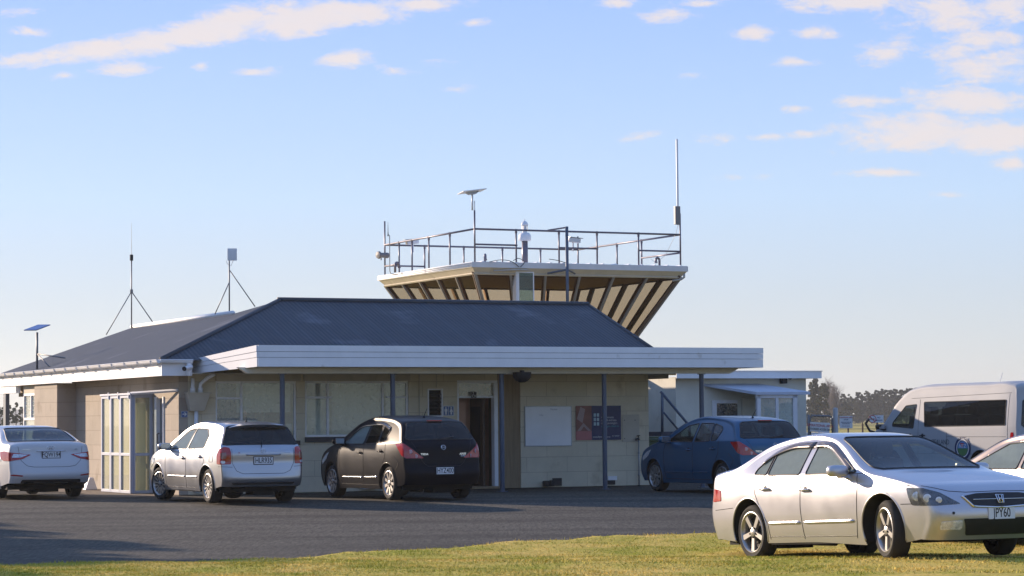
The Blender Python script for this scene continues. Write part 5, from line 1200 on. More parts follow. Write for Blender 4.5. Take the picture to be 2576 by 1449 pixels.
    lbox(r, 'panel', M['signblue'], [(0, w_, .004, .015, 0, h_)]); q = MB(); q.tube([(w_*.2, 0, h_/2), (w_*.8, 0, h_/2)], .010, 6); q.tube([(w_*.5, 0, h_*.78), (w_*.82, 0, h_/2), (w_*.5, 0, h_*.22)], .010, 6); q.tube([(.004, 0, .004), (w_-.004, 0, .004), (w_-.004, 0, h_-.004), (.004, 0, h_-.004)], .005, 4, closed=True); q.build('arrow_symbol', M['signwhite'], r)
    # tap on standpipe
    a = FR(1607, 1150, -.06).x
    r = placed('standpipe_tap', 'dark garden tap on a thin standpipe at the right end of the wall', 'tap', a, -.06, 0)
    q = MB(); q.tube([(0, 0, 0), (0, 0, 1.02)], .018, 8); q.tube([(0, 0, .22), (0, 0, .26)], .028, 8); q.tube([(0, 0, .72), (0, 0, .76)], .028, 8); q.build('pipe', M['galv'], r, smooth=True)
    q = MB(); q.tube([(.01, 0, 1.02), (.0, 0, 1.06), (-.02, 0, 1.05), (-.07, -.02, 1.05), (-.08, -.02, 1.01)], .020, 8); q.tube([(-.0, 0, 1.06), (.0, 0, 1.12)], .01, 6); q.tube([(-.04, 0, 1.12), (.04, 0, 1.12)], .009, 6); q.build('tap', M['dark'], r, smooth=True)
    # hanging bell lamp below the fascia
    c_ = FR(1313, 925, -2.35); r = placed('hanging_lamp', 'dark round bell shaped lamp hanging under the canopy edge', 'lamp', c_.x, -2.35, 2.30)
    q = MB(); q.lathe([(.0, -.02), (.06, -.015), (.13, .02), (.185, .09), (.20, .20)], n=28); q.build('shade', M['dark'], r, smooth=True); q = MB(); q.tube([(0, 0, .15), (0, 0, .24)], .05, 10); q.build('stem', M['dark'], r)
    # CCTV at left fascia
    r = placed('security_camera', 'small white bullet camera on the left end of the canopy fascia', 'camera', .02, -.62, 2.62)
    q = MB(); q.tube([(-.13, -.12, -.02), (.05, .0, .02)], .045, 12); q.build('housing', M['whitem'], r, smooth=40); q = MB(); q.tube([(-.15, -.135, -.024), (-.128, -.12, -.02)], .047, 12); q.build('lens', M['dark'], r); q = MB(); q.tube([(.05, .0, .02), (.10, .08, .04)], .015, 6); q.build('bracket', M['whitem'], r)
    # white door wedge / ramp stand
    p = GD(225*1.0, 1232); r = thing('boundary_marker', 'small white triangular block on the ground against the side wall', 'block', frame((p.x, p.y, 0), 30))
    q = MB(); q.prism([(-.13, 0), (.16, 0), (.06, .28), (-.03, .28)], -.1, .1); q.build('marker_block', M['white'], r, bevel=.01)
build_wall_items()

def build_porch():
    r = placed('glass_porch', 'glazed draught porch of tall white framed panels against the side wall', 'porch', -.45, 1.85, 0)
    T = MW[r.name]; L_ = 2.25
    def fr(name, segs, m='alu'): return lbox(r, name, M[m], segs, bevel=.004)
    t = .035
    for i, (y0, y1) in enumerate(((0, .78), (.78, 1.52), (1.52, 2.25))):
        dx = -.03*i*0
        o = fr('panel_frame', [(-t, t, y0+.004, y0+.07, 0, 2.10), (-t, t, y1-.07, y1-.004, 0, 2.10), (-t, t, y0+.07, y1-.07, 0, .06), (-t, t, y0+.07, y1-.07, 2.04, 2.10), (-t, t, y0+.07, y1-.07, .80, .86)])
        lbox(r, 'glass_panel', M['porchglass'], [(-.004, .004, y0+.07, y1-.07, .06, .80), (-.004, .004, y0+.07, y1-.07, .86, 2.04)], parent=o)
        fr('door_stay', [(-.06, -.036, y0+.06, y0+.12, 2.02, 2.17)])
    o = fr('panel_frame', [(t, .07, -.03, .03, 0, 2.10), (.39, .45, -.03, .03, 0, 2.10), (.07, .39, -.03, .03, 0, .06), (.07, .39, -.03, .03, 2.04, 2.10), (.07, .39, -.03, .03, .80, .86)])
    lbox(r, 'glass_panel', M['porchglass'], [(.07, .39, -.004, .004, .06, .80), (.07, .39, -.004, .004, .86, 2.04)], parent=o)
    fr('porch_head', [(-.06, .45, -.06, L_+.02, 2.10, 2.14)])
    q = MB(); q.tube([(-.03, 0, 2.13), (.43, -1.83, 2.17)], .035, 4); q.build('head_rail', M['whitem'], r)
    o = lbox(r, 'curtain_roll', mat('cream_curtain', (.62, .58, .42), .9, var=.1, streak=(5, 5, .3)), [(.16, .40, .25, .5, .02, 1.95)], bev=.08, smooth=40)
build_porch()

# ---------------------------------------------------------------- annex behind
def build_annex():
    b0 = 4.2
    xl = FR(1700, 1000, b0).x; xr = FR(2028, 1000, b0).x; zt = 2.66
    r = placed('annex_building', 'small pale flat roofed annex with porch hood behind the blue hatchback', 'building', xl, b0, 0); w_ = xr-xl
    wm = block_mat('annex_render', (0, 2), (.72, .70, .60), 9, 9)
    lbox(r, 'wall', wm, [(0, w_, 0, .2, 0, zt-.14), (0, .2, .2, 4, 0, zt-.14), (w_-.2, w_, .2, 4, 0, zt-.14), (.2, w_-.2, 3.8, 4, 0, zt-.14)])
    lbox(r, 'rear_wing_wall', mat('grey_render', (.52, .53, .52), .9, var=.08), [(-2.6, -.002, 2.2, 2.4, 0, zt-.2)])
    q = MB(); q.add([(-.15, -.3, zt), (w_+.25, -.3, zt), (w_+.25, 4.2, zt), (-.15, 4.2, zt)], [(0, 1, 2, 3)]); q.build('roof', M['galv'], r)
    lbox(r, 'roof_fascia', M['white'], [(-.15, w_+.27, -.32, -.30, zt-.17, zt+.0), (w_+.25, w_+.27, -.30, 4.2, zt-.17, zt), (-2.7, -.15, 1.9, 1.93, zt-.2, zt-.02)]); lbox(r, 'roof_edge', M['whitem'], [(-.17, w_+.29, -.34, -.28, zt+.002, zt+.022)])
    lbox(r, 'roof_soffit', M['cream'], [(-.15, w_+.25, -.30, 0, zt-.155, zt-.14)])
    # hooded entrance
    X = lambda u: FR(u, 1000, b0).x-xl
    x0, x1 = X(1768), X(1985)
    zt2 = FR(1800, 965, b0).z; zb2 = 2.12; P = 1.0
    q = MB(); q.add([(x0, 0, zt2), (x1-.9, 0, zt2), (x1, -P, zb2+.02), (x0+.95, -P, zb2+.02), (x0, 0, zt2-.06), (x1-.9, 0, zt2-.06), (x1, -P, zb2-.05), (x0+.95, -P, zb2-.05), (x1+.05, 0, zb2+.02), (x1+.05, 0, zb2-.05)],
        [(0, 1, 2, 3), (0, 3, 7, 4), (3, 2, 6, 7), (1, 8, 2), (2, 8, 9, 6), (4, 7, 6, 9, 5)]); q.build('porch_hood', mat('pale_blue_hood', (.52, .57, .66), .5, var=.06, spots=((.3, .3, .3), 7, .74)), r)
    xa, xb = x0+1.0, x1-.35
    f = [(xa, xa+.10, -P+.05, -P+.13, 0, zb2-.05), (xb-.12, xb, -P+.05, -P+.13, 0, zb2-.05), ((xa+xb)/2-.04, (xa+xb)/2+.04, -P+.06, -P+.12, 0, zb2-.05), (xa-.02, xb+.02, -P+.05, -P+.13, zb2-.13, zb2-.052)]
    o = lbox(r, 'porch_frame', M['whitem'], f); lbox(r, 'porch_glass', M['winglass'], [(xa+.1, xb-.12, -P+.085, -P+.09, .1, zb2-.13)], parent=o)
    lbox(r, 'porch_backing', mat('tan_room', (.66, .60, .48), .9), [(xa+.1, xb, -.06, -.01, 1.35, 2.0)]); lbox(r, 'porch_low_wall', mat('grey_green_room', (.42, .46, .44), .9), [(xa+.1, xb, -.06, -.01, .0, 1.35)])
    d = lbox(r, 'door_frame', M['whitem'], [(xa-.75, xa-.62, -.03, -.002, 0, 1.95), (xa-.62, xa-.02, -.03, -.002, 1.87, 1.95)]); lbox(r, 'door', M['lampdark'], [(xa-.62, xa-.02, -.02, -.002, 0, 1.87)], parent=d)
    # conduit
    q = MB(); z = zt-.33; q.tube([(X(1888)-1.0+.9, -.03, z), (X(1920), -.03, z)], .012, 6); q.build('conduit', M['galv'], r)
    # floodlight
    c_ = FR(1974, 956, b0-.15); fl = placed('twin_spotlight', 'black twin security spotlight under the annex roof edge', 'spotlight', c_.x, b0-.15, c_.z)
    q = MB(); q.box(-.07, .07, -.02, .14, -.09, .05, bev=.02); q.build('sensor_box', M['dark'], fl, smooth=40)
    for dx in (-.04, .12):
        q = MB(); q.lathe([(.02, .08), (.05, .05), (.07, -.04), (0, -.03)], axis='y', n=14, T=Matrix.Translation((dx, -.03, .08))); q.build('lamp_head', M['dark'], fl, smooth=40)
    # handrail of steps
    hr = placed('stair_handrail', 'dark pipe handrail beside the annex steps', 'handrail', X(1664)+xl, b0-.9, 0)
    k = 1/101.0
    q = MB(); def_ = lambda u, v: (FR(u, v, b0-.9).x-(X(1664)+xl), 0, FR(u, v, b0-.9).z)
    q.tube([def_(1662, 985), def_(1735, 1072), def_(1735, 1130)], .035, 8); q.tube([def_(1666, 992), def_(1666, 1090)], .035, 8); q.tube([def_(1669, 1037), def_(1705, 1080)], .025, 8); q.build('pipe_rail', M['grey'], hr, smooth=True)
    s = placed('concrete_steps', 'dark steps landing behind the green bin', 'steps', X(1650)+xl, b0-.8, 0); lbox(s, 'step_treads', mat('dark_concrete', (.06, .07, .10), .8), [(-.3, .25, 0, .8, 0, 1.18), (.25, .6, 0, .8, 0, .9), (.6, .9, 0, .8, 0, .6)])
    # wheelie bin
    bn = placed('wheelie_bin', 'dark green rubbish bin between the block wall and blue hatchback', 'bin', 11.9, 1.6, 0, 10)
    gm = mat('green_bin_plastic', (.02, .075, .03), .45, var=.12)
    q = MB(); V = [(-.5, -.36, .08), (.5, -.36, .08), (.5, .36, .08), (-.5, .36, .08), (-.62, -.42, .98), (.62, -.42, .98), (.62, .42, .98), (-.62, .42, .98)]; q.add(V, box_data(0, 1, 0, 1, 0, 1)[1]); q.build('bin_body', gm, bn, bevel=.03)
    q = MB(); q.box(-.65, .65, -.46, .46, .98, 1.04, bev=.03); q.box(-.55, .55, -.35, .4, 1.04, 1.09, bev=.03); q.build('bin_lid', gm, bn, smooth=40); lbox(bn, 'bin_label', M['signwhite'], [(-.30, -.12, -.425, -.41, .66, .86)]); lbox(bn, 'label_centre', gm, [(-.275, -.145, -.43, -.425, .685, .835)])
    q = MB(); [q.lathe([(.0, .03), (.09, .03), (.09, -.03), (0, -.03)], (x, .3, .09), 'x', 14) for x in (-.4, .4)]; q.build('bin_wheel', M['black'], bn)
build_annex()
# ---------------------------------------------------------------- control tower
def build_tower():
    bF = 13.0
    p = FR(1187.5, 659.5, bF); q_ = FR(1731, 669, bF)
    a0, a1, zt = p.x, q_.x, (p.z+q_.z)/2; S = a1-a0
    r = placed('control_tower', 'glazed control tower cab with outward leaning bronze windows above the roof', 'tower', a0, bF, 0)
    TT = MW[r.name]
    zf = zt-.15; zh = zt-.31; m0 = .16
    # roof slab
    o = MB(); o.box(0, S, 0, S, zf, zt, bev=.0); o.build('roof_slab', mat('tower_roof_edge', (.66, .67, .68), .5, var=.05), r)
    q = MB()
    for k in range(3): q.tube([(-.012, -.01, zf+.03+.045*k), (-.012, S, zf+.03+.045*k)], .018, 6)
    q.build('ribbed_fascia', M['white'], r, smooth=True)
    q = MB()
    for x in np.arange(.35, S-.1, .42): q.tube([(x, .02, zt+.012), (x, S-.02, zt+.012)], .028, 5)
    q.box(.3, S-.02, .03, S-.03, zt, zt+.012); q.build('roof_sheeting', M['white'], r)
    q = MB(); V = [(.02, .02, zf), (S-.02, .02, zf), (S-.02, S-.02, zf), (.02, S-.02, zf), (m0, m0, zh), (S-m0, m0, zh), (S-m0, S-m0, zh), (m0, S-m0, zh)]
    q.add(V, [(0, 1, 5, 4), (1, 2, 6, 5), (2, 3, 7, 6), (3, 0, 4, 7), (4, 5, 6, 7)]); q.build('eave_bevel', M['cream'], r)
    lbox(r, 'ceiling', M['wood'], [(m0+.2, S-m0-.2, m0+.2, S-m0-.2, zh-.03, zh-.004)])
    # leaning glass
    zb = zh-1.95; tl = .56
    def ins(z): return m0+(zh-z)*tl
    def C4(z, e=0): i = ins(z)+e; return [Vector((i, i, z)), Vector((S-i, i, z)), Vector((S-i, S-i, z)), Vector((i, S-i, z))]
    top, bot = C4(zh), C4(zb)
    names = ['front', 'right', 'back', 'left']; nb = [6, 6, 6, 5]
    for s_ in range(4):
        A, Bv, Cv, Dv = top[s_], top[(s_+1) % 4], bot[(s_+1) % 4], bot[s_]
        n = nb[s_]; cen = Vector((S/2, S/2, (zh+zb)/2)); nrm = (Bv-A).cross(Dv-A).normalized()
        if nrm.dot(A-cen) < 0: nrm = -nrm
        q = MB(); g0 = [A-nrm*.03, Bv-nrm*.03, Cv-nrm*.03, Dv-nrm*.03]; q.add([v[:] for v in g0], [(0, 1, 2, 3)]); pane = q.build('window_glass', M['brownglass'], r)
        for k in range(n+1):
            if k == n: continue
            t = k/n; P0 = A.lerp(Bv, t); P1 = Dv.lerp(Cv, t)
            d = (P1-P0).normalized(); sd_ = (Bv-A).normalized()
            wv = .055 if k else .075
            def beam(name, m, off0, off1, ww):
                V = []
                for P_ in (P0, P1):
                    for (sx_, on) in ((-1, off0), (1, off0), (1, off1), (-1, off1)): V.append((P_+sd_*ww*sx_+nrm*on)[:])
                q = MB(); q.add(V, [(0, 1, 2, 3), (4, 7, 6, 5), (0, 4, 5, 1), (1, 5, 6, 2), (2, 6, 7, 3), (3, 7, 4, 0)]); return q.build(name, m, r)
            beam('mullion', M['galvw'], -.02, .035, wv*.6); beam('inner_mullion', M['wood'], -.11, -.04, wv*.9)
        q = MB(); q.tube([(A+nrm*.02)[:], (Bv+nrm*.02)[:]], .03, 4); q.build('window_head', M['cream'], r)
        # dark lintel inside
        q = MB(); iA, iB = A-nrm*.05, Bv-nrm*.05; d1 = (Dv-A).normalized()*.12; d2 = (Cv-Bv).normalized()*.12
        q.add([iA[:], iB[:], (iB+d2)[:], (iA+d1)[:]], [(0, 1, 2, 3)]); q.build('inner_lintel', M['wood'], r)
    i = ins(zb)
    lbox(r, 'cab_floor', M['wood'], [(i+.0, S-i, i, S-i, zb-.25, zb)]); c0 = S/2
    lbox(r, 'control_desk', M['wood'], [(i+.2, S-i-.2, i+.15, i+.6, zb, zb+.45), (i+.15, i+.6, i+.7, S-i-.3, zb, zb+.45)])
    lbox(r, 'tower_shaft', M['blocks'], [(i+.15, S-i-.15, i+.15, S-i-.15, 0, zb-.25)])
    # opened casement with white frame
    def X(u, v, b=bF): w_ = FR(u, v, b); return w_.x-a0, w_.z
    (x0, z1), (x1, z0) = X(1300, 683, bF+.1), X(1344, 770, bF+.1)
    q = MB(); yv = .12; t = .035
    q.box(x0, x1, yv-.03, yv, z0, z0+t); q.box(x0, x1, yv-.03, yv, z1-t, z1); q.box(x0, x0+.07, yv-.03, yv, z0+t, z1-t); q.box(x1-t, x1, yv-.03, yv, z0+t, z1-t); q.box(x0-.03, x0-.006, yv-.03, yv+.2, z0-.5, z1)
    cw = q.build('casement_frame', M['whitem'], r, bevel=.004); lbox(r, 'casement_glass', M['tealglass'], [(x0+.07, x1-t, yv-.018, yv-.012, z0+t, z1-t)], parent=cw)
    q = MB(); (xa, za) = X(1243, 679); (xb, zb_) = X(1342, 680); q.tube([(xa, .03, za-.02), (xb-.5, -.05, za+.02), (xb, .1, zb_+.01)], .02, 6); q.box(x0-.25, x0+.25, -.06, .0, z1+.03, z1+.06); q.build('awning_stay', M['galv'], r)
    # downpipe at right corner
    q = MB(); (xa, za) = X(1722, 676); q.tube([(S-.08, .1, zf), (S-.08, .1, zf-.16), (S-.16, .14, zf-.22), (S-.42, .2, zf-.26)], .035, 8); q.build('roof_drain', M['galv'], r, smooth=True)
    # railing of dark pipes
    rail = placed('roof_railing', 'dark purple pipe guard rail around the tower roof', 'railing', a0, bF, zt); RZ = MW[rail.name]
    g = .16; h = .93; P = [(g, g), (S-g, g), (S-g, S-g), (g, S-g)]
    def lerp(i_, j_, t, z): a, b = P[i_], P[j_]; return (a[0]+(b[0]-a[0])*t, a[1]+(b[1]-a[1])*t, z)
    def pipe(name, pts, rr=.026): q = MB(); q.tube(pts, rr, 8); o = q.build(name, M['rail'], rail, smooth=True); return o
    for (i_, j_) in ((0, 1), (1, 2), (2, 3), (3, 0)): pipe('top_rail', [lerp(i_, j_, 0, h), lerp(i_, j_, 1, h)], .028)
    posts = {(0, 1): [.195, .40, .585, .79], (1, 2): [.36, .6, .8], (2, 3): [.2, .4, .6, .8], (0, 3): [.26, .49, .68, .83]}
    for (i_, j_), ts in posts.items():
        for t in ts:
            pipe('rail_post', [lerp(i_, j_, t, .0), lerp(i_, j_, t, h)]); q = MB(); q.tube([lerp(i_, j_, t, h-.09), lerp(i_, j_, t, h+.03)], .036, 8); q.build('pipe_clamp', M['rail'], rail)
    pipe('corner_post', [lerp(0, 1, 0, 0), lerp(0, 1, 0, 1.45)]); pipe('corner_post', [lerp(0, 1, 1, 0), lerp(0, 1, 1, 1.55)]); pipe('corner_post', [lerp(2, 3, 0, 0), lerp(2, 3, 0, h+.42)]); pipe('corner_post', [lerp(3, 0, 0, -.0), lerp(3, 0, 0, 1.65)])
    for (i_, j_, t0, t1, zz) in ((0, 1, 0, .2, .5), (0, 1, .40, .585, .46), (0, 1, .79, 1, .44), (0, 3, .83, 1, .28), (2, 3, .8, 1, .3), (1, 2, 0, .36, .4), (1, 2, .6, .8, .2)): pipe('mid_rail', [lerp(i_, j_, t0, zz), lerp(i_, j_, t1, zz)])
    ZZ = zt
    def top(name, label, cat, u, v, bb_, group=None):
        w_ = FR(u, v, bb_); return placed(name, label, cat, w_.x, bb_, zt, 0, group), w_
    # dish antenna on corner post
    r2, w_ = top('flat_dish_antenna', 'tilted flat white dish antenna on the front corner post of the tower railing', 'antenna', 1188, 487, bF+g)
    hh = w_.z-zt
    q = MB(); q.tube([(0, 0, 1.45), (0, 0, hh)], .028, 8); q.build('mast', M['whitem'], r2, smooth=True); q = MB(); q.tube([(.07, 0, .95), (.07, 0, hh-.2)], .014, 6); q.build('cable', M['whitem'], r2)
    q = MB(); TQ = Matrix.Translation((0, 0, hh+.03)) @ Matrix.Rotation(R(-8), 4, 'Y') @ Matrix.Rotation(R(-6), 4, 'X'); q.box(-.36, .36, -.22, .22, .02, .045, TQ, bev=.01); q.build('dish_plate', M['whitem'], r2, smooth=40)
    q = MB(); q.prism([(-.2, .02), (.2, .02), (.1, -.05), (-.1, -.05)], -.07, .07, TQ); q.build('dish_mount', M['galv'], r2)
    # beacon
    r3, w_ = top('roof_beacon', 'white lantern topped drum beacon on a dark pole on the tower roof', 'beacon', 1320, 600, bF+3.0)
    s = 6200/(BL(w_.x, bF+3.0).y); zof = lambda v: FR(1320, v, bF+3.0).z-zt
    q = MB(); q.tube([(0, 0, 0), (0, 0, zof(606))], .09, 12); q.build('pole', M['rail'], r3, smooth=True)
    z0, z1 = zof(606), zof(586); q = MB(); q.lathe([(0, z0-.01), (.17, z0), (.185, z0+.02), (.185, z1-.07), (.13, z1), (.07, z1+.01), (.07, z1+.07), (0, z1+.07)], n=24); q.build('drum', M['whitem'], r3, smooth=50)
    zl = z1+.07; q = MB(); q.lathe([(.095, 0), (.095, .02), (.06, .03), (.06, .14), (.10, .15), (.11, .17), (.085, .24), (.03, .28), (.012, .29), (.012, .34), (0, .34)], (0, 0, zl), n=20); q.build('lantern', M['whitem'], r3, smooth=45)
    q = MB(); [q.tube([(.09*math.cos(a), .09*math.sin(a), zl+.02), (.09*math.cos(a), .09*math.sin(a), zl+.155)], .008, 5) for a in np.linspace(0, 2*math.pi, 8, endpoint=False)]; q.build('lantern_bars', M['galv'], r3)
    # CCTV cameras
    for (u, v, bb_, deg, lab) in ((1037, 609, bF+5.6, 200, 'pale grey camera on the left rail of the tower roof'), (1443, 605, bF+.3, 20, 'pale grey box camera beside the tall dark pole on the tower rail')):
        w_ = FR(u, v, bb_); c = placed('surveillance_camera', lab, 'camera', w_.x, bb_, w_.z, deg-20, 'box cameras on the tower rail')
        q = MB(); TQ = Matrix.Rotation(R(5), 4, 'Y'); q.box(-.19, .19, -.08, .08, -.06, .075, TQ, bev=.03); q.build('housing', M['whitem'], c, smooth=40); q = MB(); q.box(-.16, .26, -.095, .095, .076, .09, TQ); q.build('sunshield', M['galv'], c)
        q = MB(); q.box(.18, .20, -.05, .05, -.04, .05, TQ); q.build('lens_window', M['dark'], c); q = MB(); q.tube([(-.02, 0, -.06), (-.02, 0, -.2), (-.02, .02, -.3)], .025, 8); q.build('bracket', M['whitem'], c)
    # goosenecks
    for (u, v, bb_, deg, lab) in ((994, 672, bF+5.2, 20, 'dark gooseneck vent near the left corner of the tower roof'), (1220, 655, bF+2.0, 60, 'small dark capped vent pipe behind the dish mast'), (1659, 668, bF+1.8, 200, 'dark gooseneck vent near the right corner of the tower roof')):
        w_ = FR(u, v, bb_); c = placed('roof_vent_pipe', lab, 'vent', w_.x, bb_, zt, deg, 'vent pipes on the tower roof'); k = .22 if u < 1000 else .28
        q = MB(); q.tube([(0, 0, 0), (0, 0, k)]+[(.08-.08*math.cos(t), 0, k+.08*math.sin(t)) for t in np.linspace(.3, math.pi, 8)]+[(.16, 0, k-.06)], .035, 8); q.build('pipe', M['rail'], c, smooth=True); q = MB(); q.lathe([(.05, 0), (.05, .03)], (.16, 0, k-.08), n=12); q.build('cowl', M['rail'], c)
    # loud hailer
    w_ = FR(962, 642, bF+6.0); c = placed('floodlight', 'grey cylindrical floodlight at the left corner of the tower rail', 'light', w_.x, bF+6.0, w_.z, 15)
    q = MB(); q.lathe([(0, -.19), (.10, -.18), (.115, -.12), (.075, -.08), (.075, .10), (.085, .12), (.085, .2), (0, .21)], axis='x', n=18); q.build('housing', M['galvd'], c, smooth=40)
    q = MB(); q.tube([(-.05, 0, -.08), (-.05, 0, -.15)], .02, 6); q.build('bracket', M['galvd'], c)
    # tall white tube aerial at the right
    w_ = FR(1702, 590, bF+g); c = placed('tube_aerial', 'tall white tube aerial clamped to the right corner rail post', 'antenna', w_.x, bF+g, zt)
    Z = lambda v: FR(1704, v, bF+g).z-zt
    q = MB(); q.tube([(.05, 0, Z(566)), (.05, 0, Z(352)), (.05, 0, Z(350))], [.032, .032, .02], 10); q.build('radome', M['whitem'], c, smooth=50)
    q = MB(); q.box(-.06, .11, -.05, .05, Z(565), Z(519), bev=.01); q.build('junction_box', M['galvd'], c); q = MB(); q.tube([(0.0, 0, 1.4), (0.0, 0, Z(545))], .028, 8); q.build('clamp_tube', M['rail'], c)
    q = MB(); q.tube([(.06, .02, Z(567)), (.02, .1, Z(590)), (-.2, .3, Z(640)), (-.45, .4, Z(660)), (-.6, .5, Z(650))], .006, 5); q.build('cable', M['galv'], c, smooth=True)
    # dark pole at the front
    w_ = FR(1427, 700, bF-.35); c = placed('dark_mast', 'tall dark mast with two arms standing in front of the tower glass', 'mast', w_.x, bF-.35, 3.2)
    Z = lambda v: FR(1427, v, bF-.35).z-3.2
    q = MB(); q.tube([(0, 0, 0), (0, 0, Z(570))], .045, 10); q.build('pole', M['grey'], c, smooth=True)
    q = MB(); q.tube([(-.45, .35, Z(687)), (0, 0, Z(678)), (.42, .35, Z(686))], .03, 4); q.build('bracket_arm', M['grey'], c)
    q = MB(); q.tube([(0, 0, Z(572)), (-.35, .5, Z(577))], .024, 8); q.build('tie_rail', M['rail'], c)
    # whip aerial at left
    w_ = FR(990, 690, bF+4.6); c = placed('thin_whip_aerial', 'thin grey whip aerial on a bent pole at the left tower eave', 'antenna', w_.x-.2, bF+4.4, w_.z)
    zz = lambda v: FR(990, v, bF+4.6).z-w_.z
    q = MB(); q.tube([(.25, .0, -.02), (.03, 0, .0), (0, 0, .08), (0, 0, zz(594)), (-.04, 0, zz(592))], .014, 6); q.build('bent_pole', M['galv'], c, smooth=True); q = MB(); q.tube([(-.05, 0, zz(596)), (-.05, 0, zz(584)), (-.05, 0, zz(560))], [.02, .010, .003], 6); q.build('whip', M['dark'], c)
    # cables
    q = MB()
    for (pts) in ([(1230, 659), (1260, 654), (1290, 660), (1305, 672)], [(1290, 656), (1302, 650), (1318, 660), (1308, 672)], [(1380, 652), (1400, 655), (1424, 662)]):
        P_ = herm([[*(FR(u, v, bF+.0))] for u, v in pts], np.linspace(0, len(pts)-1, 16)); q.tube([tuple(Vector(t)-Vector((a0, bF+.03, 0))) for t in P_], .010, 5)
    q.build('roof_cable', M['dark'], r)
    # second mast clamp: tall post behind camera


build_tower()

# ---------------------------------------------------------------- roof antennas on the terminal
def roof_z(a): return 2.80+K*(a+.5)
def build_roof_antennas():
    # solar panel on a mast near the gutter
    a, b = -.40, 10.0; z = roof_z(a); p = BL(a, b, z); s = 6200/p.y
    u0, v0 = PX(p); U = lambda v: z+(v0-v)/s
    c = placed('panel_mast', 'blue solar panel tilted on a short mast at the far left eave', 'solar panel', a, b, z)
    q = MB(); q.tube([(0, 0, 0), (0, 0, U(836)-z)], .028, 8); q.build('mast', M['galvd'], c, smooth=True)
    h = U(890)-z; q = MB(); q.tube([(0, 0, h), (.45, -.9, .25)], .016, 6); q.tube([(0, 0, h), (.1, -.75, .05)], .014, 6); q.build('stay', M['galvd'], c, smooth=True)
    zc = U(824)-z
    q = MB(); x = 1/s
    # quadrilateral slanting panel
    ca, cb_ = .40, .55; TP = Matrix.Scale(.56, 4)
    TQ = Matrix.Translation((.0, 0, zc)) @ Matrix.Rotation(R(-25.4), 4, 'Z') @ Matrix.Rotation(R(18), 4, 'X') @ Matrix(((1, .55, 0, 0), (0, 1, 0, 0), (0, 0, 1, 0), (0, 0, 0, 1)))
    q.box(-.27, .27, -.42, .42, -.02, .02, TQ @ TP); q.build('solar_panel', mat('solar_blue', (.10, .16, .42), .25, .3, coat=.8, var=.1), c)
    # whip mast on the ridge end
    a, b = 2.66, 12.3; z = roof_z(a); p = BL(a, b, z); s = 6200/p.y; u0, v0 = PX(p); U = lambda v: (v0-v)/s
    c = placed('whip_mast', 'tall thin whip aerial with two stays on the far end of the ridge', 'antenna', a, b, z)
    q = MB(); q.tube([(0, 0, 0), (0, 0, U(652))], .017, 8); q.build('mast', M['galvd'], c, smooth=True); q = MB(); q.tube([(0, 0, U(655)), (0, 0, U(640))], .045, 8); q.build('base_loading_coil', M['dark'], c); q = MB(); q.tube([(0, 0, U(640)), (0, 0, U(560))], [.008, .004], 5); q.build('whip', M['galv'], c)
    q = MB(); q.tube([(0, 0, U(733)), (-.7, -.1, U(843)+.0)], .013, 6); q.tube([(0, 0, U(733)), (.56, -.2, U(818))], .013, 6); q.build('stay', M['galvd'], c, smooth=True)
    q = MB(); q.tube([(0, 0, U(736)), (0, 0, U(728))], .04, 8); q.build('stay_collar', M['galvd'], c)
    # panel antenna
    a, b = 2.78, 4.9; z = roof_z(a)+.02; p = BL(a, b, z); s = 6200/p.y; u0, v0 = PX(p); U = lambda v: (v0-v)/s
    c = placed('panel_antenna', 'square white panel antenna on a stayed mast near the roof hip', 'antenna', a, b, z)
    q = MB(); q.tube([(0, 0, 0), (0, 0, U(645))], .017, 8); q.build('mast', M['galvd'], c, smooth=True)
    q = MB(); TQ = Matrix.Translation((.05, -.06, U(640))) @ Matrix.Rotation(R(-25.4+8), 4, 'Z'); q.box(-.11, .11, -.02, .02, -.14, .14, TQ, bev=.008); q.build('antenna_panel', M['whitem'], c, smooth=40)
    q = MB(); q.tube([(.08, -.05, U(655)), (.04, -.02, U(668)), (-.04, 0, U(664)), (-.08, 0, U(655))], .006, 5); q.build('cable', M['galv'], c, smooth=True)
    q = MB(); q.tube([(0, 0, U(710)), (-.35, .0, U(791))], .012, 6); q.tube([(0, 0, U(678)), (.52, -.3, U(772))], .012, 6); q.build('stay', M['galvd'], c, smooth=True)
    # little chimney flue right of the ridge
    p = FR(1476, 775, 3.4); c = placed('roof_flue', 'small dark flue at the right end of the roof ridge', 'flue', p.x, 3.5, 4.15)
    q = MB(); q.box(-.08, .10, -.05, .05, 0, .16); q.build('flue_cap', M['grey'], c)
build_roof_antennas()

